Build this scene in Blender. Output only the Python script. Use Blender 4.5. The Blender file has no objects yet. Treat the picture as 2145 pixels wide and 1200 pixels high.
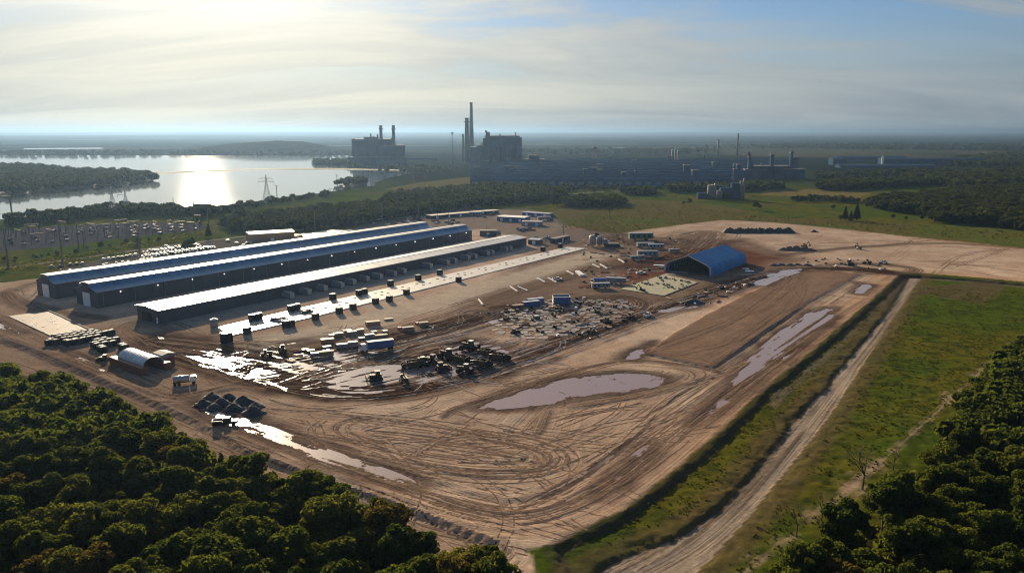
import bpy, math, random
import numpy as np
from mathutils import Vector, Matrix

R = math.radians
random.seed(7)
rng = np.random.default_rng(11)
scene = bpy.context.scene
COL = scene.collection

# ------------------------------------------------------------------ camera
CAM_H, PITCH, FPX = 80.0, R(11.03), 1668.3
cam_d = bpy.data.cameras.new('camera')
cam_d.sensor_width = 36.0
cam_d.lens = FPX * 36.0 / 2145.0
cam_d.clip_start = 1.0
cam_d.clip_end = 400000.0
cam = bpy.data.objects.new('camera', cam_d)
cam.location = (0, 0, CAM_H)
cam.rotation_euler = (math.pi / 2 - PITCH, 0, 0)
COL.objects.link(cam)
scene.camera = cam

# ------------------------------------------------------------------ light
SUN_EL, SUN_AZ = R(15.5), R(-21.0)          # azimuth measured from +Y towards +X
SUN_DIR = Vector((math.sin(SUN_AZ) * math.cos(SUN_EL), math.cos(SUN_AZ) * math.cos(SUN_EL), math.sin(SUN_EL)))
sun_d = bpy.data.lights.new('sun', 'SUN')
sun_d.energy = 5.0
sun_d.angle = R(0.6)
sun_d.color = (1.0, 0.78, 0.53)
sun = bpy.data.objects.new('sun', sun_d)
sun.rotation_euler = (-SUN_DIR).to_track_quat('-Z', 'Y').to_euler()
sun.location = (0, 0, 400)
COL.objects.link(sun)

# ------------------------------------------------------------------ sky
world = bpy.data.worlds.new('World')
scene.world = world
world.use_nodes = True
nt = world.node_tree
nt.nodes.clear()


class NG:
    """short-hand for building node graphs"""
    def __init__(self, tree):
        self.t = tree

    def n(self, kind, **kw):
        nd = self.t.nodes.new(kind)
        for k, v in kw.items():
            setattr(nd, k, v)
        return nd

    def put(self, sock, val):
        if val is None:
            return
        if hasattr(val, 'is_output'):
            self.t.links.new(val, sock)
        elif isinstance(val, (tuple, list)) and len(val) == 3 and sock.type == 'RGBA':
            sock.default_value = (*val, 1)
        else:
            sock.default_value = val

    def math(self, op, a, b=None, c=None, clamp=False):
        nd = self.n('ShaderNodeMath', operation=op, use_clamp=clamp)
        for i, v in enumerate((a, b, c)):
            self.put(nd.inputs[i], v)
        return nd.outputs[0]

    def vmath(self, op, a, b=None, s=None):
        nd = self.n('ShaderNodeVectorMath', operation=op)
        self.put(nd.inputs[0], a)
        self.put(nd.inputs[1], b)
        if s is not None:
            self.put(nd.inputs['Scale'], s)
        return nd.outputs['Value'] if op in ('DOT_PRODUCT', 'LENGTH') else nd.outputs[0]

    def mix(self, f, a, b, mode='MIX'):
        nd = self.n('ShaderNodeMix', data_type='RGBA', blend_type=mode)
        self.put(nd.inputs[0], f)
        self.put(nd.inputs[6], a)
        self.put(nd.inputs[7], b)
        return nd.outputs[2]

    def noise(self, vec, scale, detail=4, rough=0.55, dist=0.0):
        nd = self.n('ShaderNodeTexNoise')
        self.put(nd.inputs['Vector'], vec)
        nd.inputs['Scale'].default_value = scale
        nd.inputs['Detail'].default_value = detail
        nd.inputs['Roughness'].default_value = rough
        nd.inputs['Distortion'].default_value = dist
        return nd.outputs[0]

    def ramp(self, f, stops):
        nd = self.n('ShaderNodeValToRGB')
        cr = nd.color_ramp
        while len(cr.elements) < len(stops):
            cr.elements.new(0.5)
        for e, (p, c) in zip(cr.elements, stops):
            e.position = p
            e.color = (*c, 1) if len(c) == 3 else c
        self.put(nd.inputs[0], f)
        return nd.outputs[0]

    def step(self, v, lo, hi):
        nd = self.n('ShaderNodeMapRange', interpolation_type='SMOOTHSTEP')
        self.put(nd.inputs[0], v)
        nd.inputs[1].default_value = lo
        nd.inputs[2].default_value = hi
        return nd.outputs[0]


g = NG(nt)
SKY_STRENGTH = 0.1
sky = g.n('ShaderNodeTexSky', sky_type='NISHITA', sun_disc=False)
sky.sun_elevation = SUN_EL
sky.sun_rotation = SUN_AZ
sky.altitude = 100
sky.air_density = 1.0
sky.dust_density = 0.35
sky.ozone_density = 2.0
tc = g.n('ShaderNodeTexCoord')
d = g.vmath('NORMALIZE', tc.outputs['Generated'])
sx = g.n('ShaderNodeSeparateXYZ')
g.put(sx.inputs[0], d)
dz = g.math('MAXIMUM', sx.outputs[2], 0.0)
inv = g.math('DIVIDE', 1.0, g.math('ADD', dz, 0.17))
pv = g.n('ShaderNodeCombineXYZ')
g.put(pv.inputs[0], g.math('MULTIPLY', sx.outputs[0], inv))
g.put(pv.inputs[1], g.math('MULTIPLY', sx.outputs[1], inv))
mp = g.n('ShaderNodeMapping')
g.put(mp.inputs[0], pv.outputs[0])
mp.inputs['Rotation'].default_value = (0, 0, R(-40))
mp.inputs['Scale'].default_value = (0.42, 1.25, 1.0)
mp.inputs['Location'].default_value = (3.1, 0.35, 0.0)
n1 = g.noise(mp.outputs[0], 1.15, 9, 0.60, 0.9)
mp2 = g.n('ShaderNodeMapping')
g.put(mp2.inputs[0], pv.outputs[0])
mp2.inputs['Location'].default_value = (2.6, 4.1, 0.0)
mp2.inputs['Rotation'].default_value = (0, 0, R(-30))
mp2.inputs['Scale'].default_value = (0.6, 1.0, 1.0)
n2 = g.noise(mp2.outputs[0], 0.62, 7, 0.55, 0.8)
cs = g.math('ADD', g.math('MULTIPLY', n1, 0.55), g.math('MULTIPLY', n2, 0.45))
sdot = g.math('MAXIMUM', g.vmath('DOT_PRODUCT', d, tuple(SUN_DIR)), 0.0)
near = g.math('POWER', sdot, 6.0)
cover = g.step(g.math('ADD', cs, g.math('MULTIPLY', near, 0.06)), 0.425, 0.55)
low = g.step(sx.outputs[2], 0.15, 0.015)                   # the veil thickens towards the horizon
cover = g.math('MAXIMUM', g.math('MULTIPLY', cover, 0.85), g.math('MULTIPLY', low, 0.96))
cover = g.math('MAXIMUM', cover, g.math('MULTIPLY', g.step(sdot, 0.93, 0.995), 0.9))   # bright thin cloud hides the sun
EXPOSURE = 1.2
cover = g.math('MULTIPLY', cover, g.step(sdot, 0.22, 0.58))         # the cloud bank lies on the sun's side, the rest is clear
K = 1.0 / SKY_STRENGTH / 2 ** EXPOSURE
CLOUD_FAR = tuple(K * c for c in (0.29, 0.345, 0.395))
CLOUD_NEAR = tuple(K * c for c in (0.88, 0.82, 0.68))
AUREOLE = tuple(K * c for c in (1.9, 1.75, 1.4))
cc = g.mix(near, CLOUD_FAR, CLOUD_NEAR)
glow = g.math('MULTIPLY', g.math('POWER', sdot, 34.0), g.step(sx.outputs[2], 0.07, 0.25))   # the low air dims the glow
cc = g.mix(1.0, cc, g.mix(glow, (0, 0, 0), AUREOLE), 'ADD')
tone = g.mix(1.0, cc, g.ramp(n1, [(0.36, (0.80, 0.84, 0.90)), (0.62, (1.13, 1.11, 1.06))]), 'MULTIPLY')
clear = g.mix(1.0, sky.outputs[0], (0.25, 0.295, 0.38), 'MULTIPLY')
skycol = g.mix(cover, clear, tone)
bg = g.n('ShaderNodeBackground')
g.put(bg.inputs[0], skycol)
bg.inputs[1].default_value = SKY_STRENGTH
wo = g.n('ShaderNodeOutputWorld')
g.put(wo.inputs[0], bg.outputs[0])

scene.view_settings.view_transform = 'Standard'
scene.view_settings.look = 'None'
scene.view_settings.gamma = 1.0
scene.view_settings.exposure = EXPOSURE
scene.view_settings.use_curve_mapping = False
scene.render.engine = 'CYCLES'
cy = scene.cycles
cy.max_bounces = 5
cy.diffuse_bounces = 2
cy.glossy_bounces = 3
cy.transmission_bounces = 3
cy.volume_bounces = 0
cy.transparent_max_bounces = 4
cy.use_denoising = True
cy.filter_width = 1.1
cy.denoising_prefilter = 'ACCURATE'
cy.caustics_reflective = False
cy.caustics_refractive = False
cy.sample_clamp_indirect = 6.0

# ------------------------------------------------------------------ measuring helpers
CP, SP = math.cos(PITCH), math.sin(PITCH)


def P(px, py, z=0.0):
    """the place on the plane of height z that the photograph shows at pixel (px, py)"""
    x = (px - 1072.5) / FPX
    v = -(py - 600.0) / FPX
    dx, dy, dz_ = x, CP + v * SP, -SP + v * CP
    t = (z - CAM_H) / dz_
    return Vector((dx * t, dy * t, z))


def P2(px, py, z=0.0):
    p = P(px, py, z)
    return (p.x, p.y)


def hgt(base, py_top):
    """height over base at which a vertical at base reaches photo row py_top"""
    v0 = (600.0 - py_top) / FPX
    w = base.y * (v0 * CP - SP) / (CP + v0 * SP)
    return w + CAM_H - base.z


def pxm(p):
    """photo pixels per metre at p"""
    return FPX / (p.y * CP + (CAM_H - p.z) * SP)


# ------------------------------------------------------------------ materials
def new_mat(name):
    m = bpy.data.materials.new(name)
    m.use_nodes = True
    m.node_tree.nodes.clear()
    return m, NG(m.node_tree)


def solid(name, col, rough=0.6, metal=0.0, var=0.18, scale=1.2, spec=0.4, bump=0.0, streak=None, rand=0.0):
    m, q = new_mat(name)
    co = q.n('ShaderNodeTexCoord').outputs['Object']
    if streak:
        mpn = q.n('ShaderNodeMapping')
        q.put(mpn.inputs[0], co)
        mpn.inputs['Scale'].default_value = streak
        co = mpn.outputs[0]
    nz = q.noise(co, scale, 5, 0.6)
    lo = tuple(max(0, c * (1 - var)) for c in col)
    hi = tuple(min(1, c * (1 + var)) for c in col)
    c = q.ramp(nz, [(0.3, lo), (0.7, hi)])
    if rand:
        oi = q.n('ShaderNodeObjectInfo').outputs['Random']
        c = q.mix(1.0, c, q.ramp(oi, [(0, (1 - rand,) * 3), (1, (1 + rand * 0.6,) * 3)]), 'MULTIPLY')
    b = q.n('ShaderNodeBsdfPrincipled')
    q.put(b.inputs['Base Color'], c)
    q.put(b.inputs['Roughness'], q.math('ADD', q.math('MULTIPLY', nz, 0.2), rough - 0.1, clamp=True))
    b.inputs['Metallic'].default_value = metal
    b.inputs['Specular IOR Level'].default_value = spec
    if bump:
        bn = q.n('ShaderNodeBump')
        q.put(bn.inputs['Height'], nz)
        bn.inputs['Strength'].default_value = 0.6
        bn.inputs['Distance'].default_value = bump
        q.put(b.inputs['Normal'], bn.outputs[0])
    o = q.n('ShaderNodeOutputMaterial')
    q.put(o.inputs[0], b.outputs[0])
    return m


M = {}
M['wall_dark'] = solid('dark cladding', (0.045, 0.05, 0.068), 0.6, 0.0, 0.15, 0.4, streak=(1, 1, 0.2))
M['wall_grey'] = solid('grey cladding', (0.20, 0.21, 0.23), 0.55, 0.0, 0.15, 0.4)
M['roof_blue_shade'] = solid('blue roof sheet', (0.08, 0.215, 0.38), 0.45, 0.3, 0.30, 0.9, rand=.18, streak=(1.2, .12, .12))  # metal sheet in sky shade, the blue put into its colour
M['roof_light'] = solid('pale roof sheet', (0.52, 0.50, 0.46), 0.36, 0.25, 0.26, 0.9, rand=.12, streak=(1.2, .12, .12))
M['white'] = solid('white paint', (0.78, 0.77, 0.74), 0.45, 0, 0.06)
M['black_steel'] = solid('black steel', (0.020, 0.022, 0.026), 0.8, 0, 0.3, spec=0.05)
M['pale_lid'] = solid('pale lid', (0.62, 0.60, 0.55), 0.4, 0, 0.1)
M['concrete'] = solid('concrete', (0.55, 0.51, 0.43), 0.34, 0, 0.10, 0.25, spec=0.5)
M['concrete_wet'] = solid('damp concrete', (0.15, 0.145, 0.13), 0.7, 0, 0.2, 0.2, spec=0.1)
M['moss_concrete'] = solid('green grey slab', (0.20, 0.20, 0.12), 0.75, 0, 0.30, 0.45)
M['timber'] = solid('raw timber', (0.30, 0.19, 0.10), 0.75, 0, 0.2)
M['timber_grey'] = solid('weathered crate', (0.20, 0.19, 0.19), 0.75, 0, 0.2)
M['rust'] = solid('rust red steel', (0.20, 0.075, 0.05), 0.65, 0, 0.25)
M['blue_steel'] = solid('blue painted steel', (0.05, 0.11, 0.26), 0.5, 0, 0.2)
M['green_steel'] = solid('green painted steel', (0.05, 0.13, 0.08), 0.5, 0, 0.2)
M['yellow'] = solid('yellow plant paint', (0.085, 0.050, 0.014), 0.6, 0, 0.25)
M['plant_dark'] = solid('muddy plant paint', (0.05, 0.042, 0.03), 0.75, 0, 0.3, spec=0.15)
M['tyre'] = solid('tyre rubber', (0.018, 0.018, 0.018), 0.85, 0, 0.2, spec=0.1)
M['glass'] = solid('dark glass', (0.02, 0.03, 0.035), 0.22, 0, 0.1, spec=0.4)
M['gravel_pile'] = solid('dark gravel', (0.055, 0.06, 0.062), 0.9, 0, 0.35, 2.5, bump=0.2)
M['dirt_pile'] = solid('brown spoil', (0.13, 0.09, 0.065), 0.9, 0, 0.35, 1.5, bump=0.3)
M['black_pile'] = solid('black liner', (0.012, 0.014, 0.02), 0.75, 0, 0.4, 0.8, bump=0.3)
M['galv'] = solid('galvanised steel', (0.42, 0.43, 0.44), 0.4, 0.6, 0.1)
M['pole'] = solid('weathered pole', (0.12, 0.105, 0.09), 0.7, 0, 0.2)
M['plant_wall'] = solid('haze tinted station cladding', (0.040, 0.075, 0.125), 0.85, 0, 0.35, 0.06, spec=0.0)  # grey cladding with the blue of distant haze put into it
M['stack'] = solid('stack concrete', (0.22, 0.20, 0.18), 0.8, 0, 0.12, 0.05)
M['stack_dark'] = solid('dark stack', (0.10, 0.09, 0.085), 0.8, 0, 0.15, 0.05)
M['potroof'] = solid('haze tinted works roof', (0.052, 0.115, 0.20), 0.85, 0.0, 0.3, 0.02, spec=0.0, rand=.2)  # distance haze painted in as extra blue
M['potwall'] = solid('haze tinted works wall', (0.045, 0.082, 0.13), 0.85, 0, 0.2, 0.03, spec=0.0)  # walls carry the same painted haze blue
M['fabric_white'] = solid('white shelter fabric', (0.52, 0.62, 0.72), 0.5, 0, 0.2, 0.6, rand=.1)  # white fabric, some blue sky shade mixed into the colour
M['fabric_blue_shade'] = solid('barn fabric in blue shade', (0.03, 0.21, 0.44), 0.62, 0, 0.28, 0.5, rand=.14, streak=(1, .4, .25))  # white fabric whose blue sky shade is painted into the colour
M['barn_in'] = solid('dark shelter lining', (0.03, 0.035, 0.04), 0.8, 0, 0.2)
M['tan_roof'] = solid('tan roof', (0.55, 0.47, 0.33), 0.5, 0, 0.08)
M['pipe_white'] = solid('white pipe', (0.75, 0.75, 0.72), 0.35, 0, 0.06)
M['bark'] = solid('bark', (0.07, 0.055, 0.04), 0.85, 0, 0.3)
M['bird'] = solid('dark feathers', (0.03, 0.03, 0.03), 0.8)
M['poly'] = solid('white sheeting', (0.7, 0.72, 0.75), 0.3, 0, 0.1)
M['tarp'] = solid('blue tarpaulin', (0.04, 0.13, 0.42), 0.5, 0, 0.15)
M['orange'] = solid('orange pipe', (0.5, 0.22, 0.08), 0.5, 0, 0.15)
for nm, c in (('car white', (0.75, 0.75, 0.74)), ('car silver', (0.4, 0.41, 0.42)), ('car black', (0.02, 0.02, 0.022)),
              ('car red', (0.28, 0.02, 0.02)), ('car blue', (0.03, 0.06, 0.2)), ('car grey', (0.12, 0.125, 0.13))):
    M[nm] = solid(nm + ' paint', c, 0.5, 0.0, 0.04, spec=0.12)


def emit_mat(name, col, s):
    m, q = new_mat(name)
    e = q.n('ShaderNodeEmission')
    e.inputs[0].default_value = (*col, 1)
    e.inputs[1].default_value = s
    o = q.n('ShaderNodeOutputMaterial')
    q.put(o.inputs[0], e.outputs[0])
    return m


M['lamp'] = emit_mat('lit wall lamp', (1.0, 0.97, 0.9), 1.6)


# ------------------------------------------------------------------ mesh helpers
class MB:
    """collects faces, then links them as ONE mesh object"""
    def __init__(self):
        self.v, self.f, self.mi = [], [], []
        self.cur = 0

    def add(self, vs, fs):
        b = len(self.v)
        self.v += [tuple(p) for p in vs]
        self.f += [tuple(b + i for i in f) for f in fs]
        self.mi += [self.cur] * len(fs)
        return self

    def box(self, x0, x1, y0, y1, z0, z1, rz=0.0, at=(0, 0, 0), taper=0.0):
        t = taper
        vs = [(x0, y0, z0), (x1, y0, z0), (x1, y1, z0), (x0, y1, z0),
              (x0 + t, y0 + t, z1), (x1 - t, y0 + t, z1), (x1 - t, y1 - t, z1), (x0 + t, y1 - t, z1)]
        c, s = math.cos(rz), math.sin(rz)
        vs = [(at[0] + c * x - s * y, at[1] + s * x + c * y, at[2] + z) for x, y, z in vs]
        return self.add(vs, [(3, 2, 1, 0), (4, 5, 6, 7), (0, 1, 5, 4), (1, 2, 6, 5), (2, 3, 7, 6), (3, 0, 4, 7)])

    def tube(self, p0, p1, r0, r1=None, n=8, caps=True):
        r1 = r0 if r1 is None else r1
        p0, p1 = Vector(p0), Vector(p1)
        a = (p1 - p0).normalized()
        u = a.orthogonal().normalized()
        w = a.cross(u)
        vs = []
        for p, r in ((p0, r0), (p1, r1)):
            for k in range(n):
                th = 2 * math.pi * k / n
                vs.append(p + u * (r * math.cos(th)) + w * (r * math.sin(th)))
        fs = [(k, (k + 1) % n, n + (k + 1) % n, n + k) for k in range(n)]
        if caps:
            fs += [tuple(range(n - 1, -1, -1)), tuple(range(n, 2 * n))]
        return self.add(vs, fs)

    def extrude(self, prof, a0, a1, axis='x', caps=True, closed=True):
        """profile of (s, z) swept along the axis from a0 to a1"""
        n = len(prof)
        vs = []
        for a in (a0, a1):
            for s, z in prof:
                vs.append((a, s, z) if axis == 'x' else (s, a, z))
        fs = [(k, (k + 1) % n, n + (k + 1) % n, n + k) for k in range(n if closed else n - 1)]
        if caps and closed:
            fs += [tuple(range(n - 1, -1, -1)), tuple(range(n, 2 * n))]
        return self.add(vs, fs)

    def cone(self, c, rx, ry, h, n=14, jit=0.12, seed=0, rings=4):
        rr = random.Random(seed)
        vs, fs = [], []
        for k in range(rings):
            t = k / rings
            for i in range(n):
                th = 2 * math.pi * i / n
                q_ = (1 - t) * (1 + rr.uniform(-jit, jit))
                vs.append((c[0] + rx * q_ * math.cos(th), c[1] + ry * q_ * math.sin(th),
                           c[2] + h * (1 - (1 - t) ** 1.1) * (1 + rr.uniform(-jit, jit) * (t > 0))))
        vs.append((c[0], c[1], c[2] + h))
        for k in range(rings - 1):
            for i in range(n):
                fs.append((k * n + i, k * n + (i + 1) % n, (k + 1) * n + (i + 1) % n, (k + 1) * n + i))
        top = len(vs) - 1
        for i in range(n):
            fs.append(((rings - 1) * n + i, (rings - 1) * n + (i + 1) % n, top))
        return self.add(vs, fs)

    def build(self, name, mats, parent=None, smooth=False):
        me = bpy.data.meshes.new(name)
        me.from_pydata(self.v, [], self.f)
        if not isinstance(mats, (list, tuple)):
            mats = [mats]
        for m in mats:
            me.materials.append(m)
        if len(mats) > 1:
            me.polygons.foreach_set('material_index', self.mi)
        if smooth:
            me.polygons.foreach_set('use_smooth', [True] * len(me.polygons))
        me.update()
        o = bpy.data.objects.new(name, me)
        COL.objects.link(o)
        if parent is not None:
            o.parent = parent
        return o


def tag(o, label=None, cat=None, group=None, kind=None):
    if label:
        o['label'] = label
    if cat:
        o['category'] = cat
    if group:
        o['group'] = group
    if kind:
        o['kind'] = kind
    return o


def thing(name, label, cat, loc=(0, 0, 0), rz=0.0, group=None):
    o = bpy.data.objects.new(name, None)
    o.empty_display_size = 0.5
    COL.objects.link(o)
    o.location = loc
    o.rotation_euler = (0, 0, rz)
    return tag(o, label, cat, group)


def dup(root, loc, rz=0.0, label=None, group=None, scale=None):
    """a copy of a thing with copies of its parts and sub-parts"""
    r = root.copy()
    COL.objects.link(r)
    r.location = loc
    r.rotation_euler = (0, 0, rz)
    if scale is not None:
        r.scale = scale if isinstance(scale, (tuple, list)) else (scale,) * 3
    if label:
        r['label'] = label
    if group:
        r['group'] = group
    for ch in KIDS.get(root.name, root.children):
        c = ch.copy()
        COL.objects.link(c)
        c.parent = r
        for gch in ch.children:
            e = gch.copy()
            COL.objects.link(e)
            e.parent = c
    return r


KIDS = {}


class Kind:
    """a prototype thing: the first placing moves it, later ones copy it"""
    def __init__(self, builder):
        self.b, self.root, self.used = builder, None, False

    def put(self, loc, rz=0.0, label=None, group=None, scale=None):
        if self.root is None:
            self.root = self.b()
            KIDS[self.root.name] = list(self.root.children) if self.root.type == 'EMPTY' or len(self.root.children) else []
        if not self.used:
            self.used = True
            r = self.root
            r.location = loc
            r.rotation_euler = (0, 0, rz)
            if scale is not None:
                r.scale = scale if isinstance(scale, (tuple, list)) else (scale,) * 3
            if label:
                r['label'] = label
            if group:
                r['group'] = group
            return r
        return dup(self.root, loc, rz, label, group, scale)


ORD = ['first', 'second', 'third', 'fourth', 'fifth', 'sixth', 'seventh', 'eighth', 'ninth', 'tenth', 'eleventh',
       'twelfth', 'thirteenth', 'fourteenth', 'fifteenth', 'sixteenth', 'seventeenth', 'eighteenth', 'nineteenth', 'twentieth']

# ------------------------------------------------------------------ numeric noise and distance fields
def _hash(ix, iy, seed):
    h = (ix.astype(np.int64) * 374761393 + iy.astype(np.int64) * 668265263 + seed * 974634777) & 0xffffffff
    h = ((h ^ (h >> 13)) * 1274126177) & 0xffffffff
    h = h ^ (h >> 16)
    return h.astype(np.float64) / 4294967295.0


def vnoise(x, y, seed=0):
    ix, iy = np.floor(x), np.floor(y)
    fx, fy = x - ix, y - iy
    fx = fx * fx * (3 - 2 * fx)
    fy = fy * fy * (3 - 2 * fy)
    a, b = _hash(ix, iy, seed), _hash(ix + 1, iy, seed)
    c, e = _hash(ix, iy + 1, seed), _hash(ix + 1, iy + 1, seed)
    return (a + (b - a) * fx) * (1 - fy) + (c + (e - c) * fx) * fy


def fbm(x, y, octv=4, seed=0, gain=0.5):
    t, amp, tot = np.zeros_like(x), 1.0, 0.0
    for k in range(octv):
        t += amp * vnoise(x * 2 ** k, y * 2 ** k, seed + 17 * k)
        tot += amp
        amp *= gain
    return t / tot


def smooth(a, lo, hi):
    t = np.clip((a - lo) / (hi - lo), 0, 1)
    return t * t * (3 - 2 * t)


def poly_dist(X, Y, pts, closed=True, far=1e9):
    """distance to a polyline, arc length and signed side, only worked out near it"""
    pts = np.asarray(pts, float)
    D, S, T = np.full(X.shape, far), np.zeros_like(X), np.full(X.shape, far)
    s0 = 0.0
    m = len(pts)
    for k in range(m if closed else m - 1):
        a, b = pts[k], pts[(k + 1) % m]
        ab = b - a
        L = math.hypot(*ab)
        if L < 1e-6:
            continue
        u = ab / L
        rx, ry = X - a[0], Y - a[1]
        t = np.clip(rx * u[0] + ry * u[1], 0, L)
        ex, ey = rx - t * u[0], ry - t * u[1]
        dd = np.hypot(ex, ey)
        w = dd < D
        D = np.where(w, dd, D)
        S = np.where(w, s0 + t, S)
        side = np.sign(u[0] * ry - u[1] * rx)
        T = np.where(w, dd * side, T)
        s0 += L
    return D, S, T


def inside(X, Y, pts):
    r = np.zeros(X.shape, bool)
    m = len(pts)
    for k in range(m):
        x0, y0 = pts[k]
        x1, y1 = pts[(k + 1) % m]
        if y0 == y1:
            continue
        c = ((y0 > Y) != (y1 > Y)) & (X < (x1 - x0) * (Y - y0) / (y1 - y0) + x0)
        r ^= c
    return r


def W(pix, z=0.0):
    return [P2(a, b, z) for a, b in pix]


def smooth_line(pts, n=3):
    """rounds a polyline by corner cutting"""
    pts = [tuple(p) for p in pts]
    for _ in range(n):
        q = [pts[0]]
        for a, b in zip(pts, pts[1:]):
            q += [(a[0] * .75 + b[0] * .25, a[1] * .75 + b[1] * .25), (a[0] * .25 + b[0] * .75, a[1] * .25 + b[1] * .75)]
        q.append(pts[-1])
        pts = q
    return pts


class Field:
    """evaluates shapes on the ground sheet, working only where they reach"""
    def __init__(self, X, Y):
        self.X, self.Y = X, Y

    def near(self, pts, margin):
        a = np.asarray(pts)
        return np.nonzero((self.X > a[:, 0].min() - margin) & (self.X < a[:, 0].max() + margin) &
                          (self.Y > a[:, 1].min() - margin) & (self.Y < a[:, 1].max() + margin))[0]

    def sdf(self, pts, margin=30.0):
        """signed distance, positive inside, -margin far away"""
        idx = self.near(pts, margin)
        out = np.full(self.X.shape, -margin)
        x, y = self.X[idx], self.Y[idx]
        D, _, _ = poly_dist(x, y, pts)
        out[idx] = np.where(inside(x, y, pts), D, -D)
        return np.maximum(out, -margin)

    def line(self, pts, margin):
        idx = self.near(pts, margin)
        return idx, *poly_dist(self.X[idx], self.Y[idx], pts, closed=False)


# ------------------------------------------------------------------ outlines on the ground (measured from the photograph)
SITE = W([(-60, 600), (80, 583), (210, 566), (300, 560), (420, 540), (520, 520), (640, 497), (760, 478), (860, 462), (905, 448),
          (985, 442), (1090, 440), (1165, 455), (1170, 470), (1290, 489), (1420, 471), (1512, 461), (1620, 466), (1760, 479),
          (1900, 495), (2145, 519), (2400, 540), (2400, 615), (2145, 590), (2010, 578), (1925, 572), (1885, 572), (1830, 625), (1700, 735), (1600, 815),
          (1480, 930), (1400, 995), (1300, 1070), (1200, 1118), (1140, 1140), (1100, 1150), (1130, 1230), (960, 1250), (830, 1120), (620, 1030),
          (500, 990), (330, 900), (200, 840), (100, 800), (-60, 745)])
FIELD = W([(1888, 574), (1830, 628), (1700, 738), (1600, 818), (1480, 933), (1400, 998), (1300, 1073), (1200, 1121), (1150, 1142),
           (1190, 1300), (2700, 1300), (2700, 640), (2145, 594), (1925, 576)])
ROAD = W([(1897, 580), (1860, 640), (1800, 712), (1732, 788), (1728, 802), (1690, 835), (1640, 890), (1590, 955), (1545, 1005), (1490, 1060), (1420, 1110),
          (1340, 1140), (1262, 1170), (1150, 1260), (1420, 1260), (1500, 1180), (1590, 1080), (1680, 965), (1750, 875), (1830, 748), (1900, 640), (1938, 580)], -1.0)
TRACK = W([(-60, 690), (60, 726), (180, 776), (300, 826), (420, 880), (520, 935), (640, 985), (760, 1025), (870, 1062), (960, 1098), (1050, 1132),
           (1085, 1160), (1130, 1260), (900, 1260), (800, 1130), (600, 1050), (400, 960), (200, 860), (-60, 770)])
PAD = W([(1345, 743), (1410, 757), (1500, 775), (1555, 735), (1605, 697), (1700, 634), (1808, 575), (1700, 563), (1640, 580), (1560, 616), (1470, 662), (1400, 702)])
CARPARK = W([(200, 572), (288, 553), (460, 527), (520, 517), (520, 500), (440, 506), (350, 515), (296, 527), (180, 550), (120, 566)])
SUBST = W([(-80, 494), (60, 478), (200, 470), (330, 465), (430, 470), (445, 478), (330, 492), (230, 503), (130, 517), (-80, 535)])
YARD_N = W([(640, 497), (760, 470), (900, 440), (985, 438), (1110, 438), (1170, 452), (1200, 480), (1290, 490), (1190, 520), (1000, 480), (880, 490)])
FARM_ROAD = smooth_line(W([(-80, 568), (60, 556), (200, 536), (360, 514), (520, 494), (640, 480), (760, 465), (850, 456), (950, 436), (1090, 422), (1200, 405), (1300, 400), (1420, 402)]), 2)
LAKE = W([(-900, 326), (300, 326), (735, 327), (725, 333), (655, 340), (660, 346), (735, 348), (870, 356), (868, 362), (800, 376), (786, 389), (742, 395),
          (700, 402), (620, 412), (560, 419), (470, 432), (330, 441), (120, 452), (0, 461), (-300, 480), (-900, 480)])
ISLAND = W([(-900, 344), (60, 346), (150, 357), (240, 358), (300, 363), (338, 380), (250, 390), (100, 404), (0, 412), (-300, 425), (-900, 430)])
ISLET = W([(702, 391), (722, 383), (762, 379), (768, 389), (735, 393)])

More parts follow.
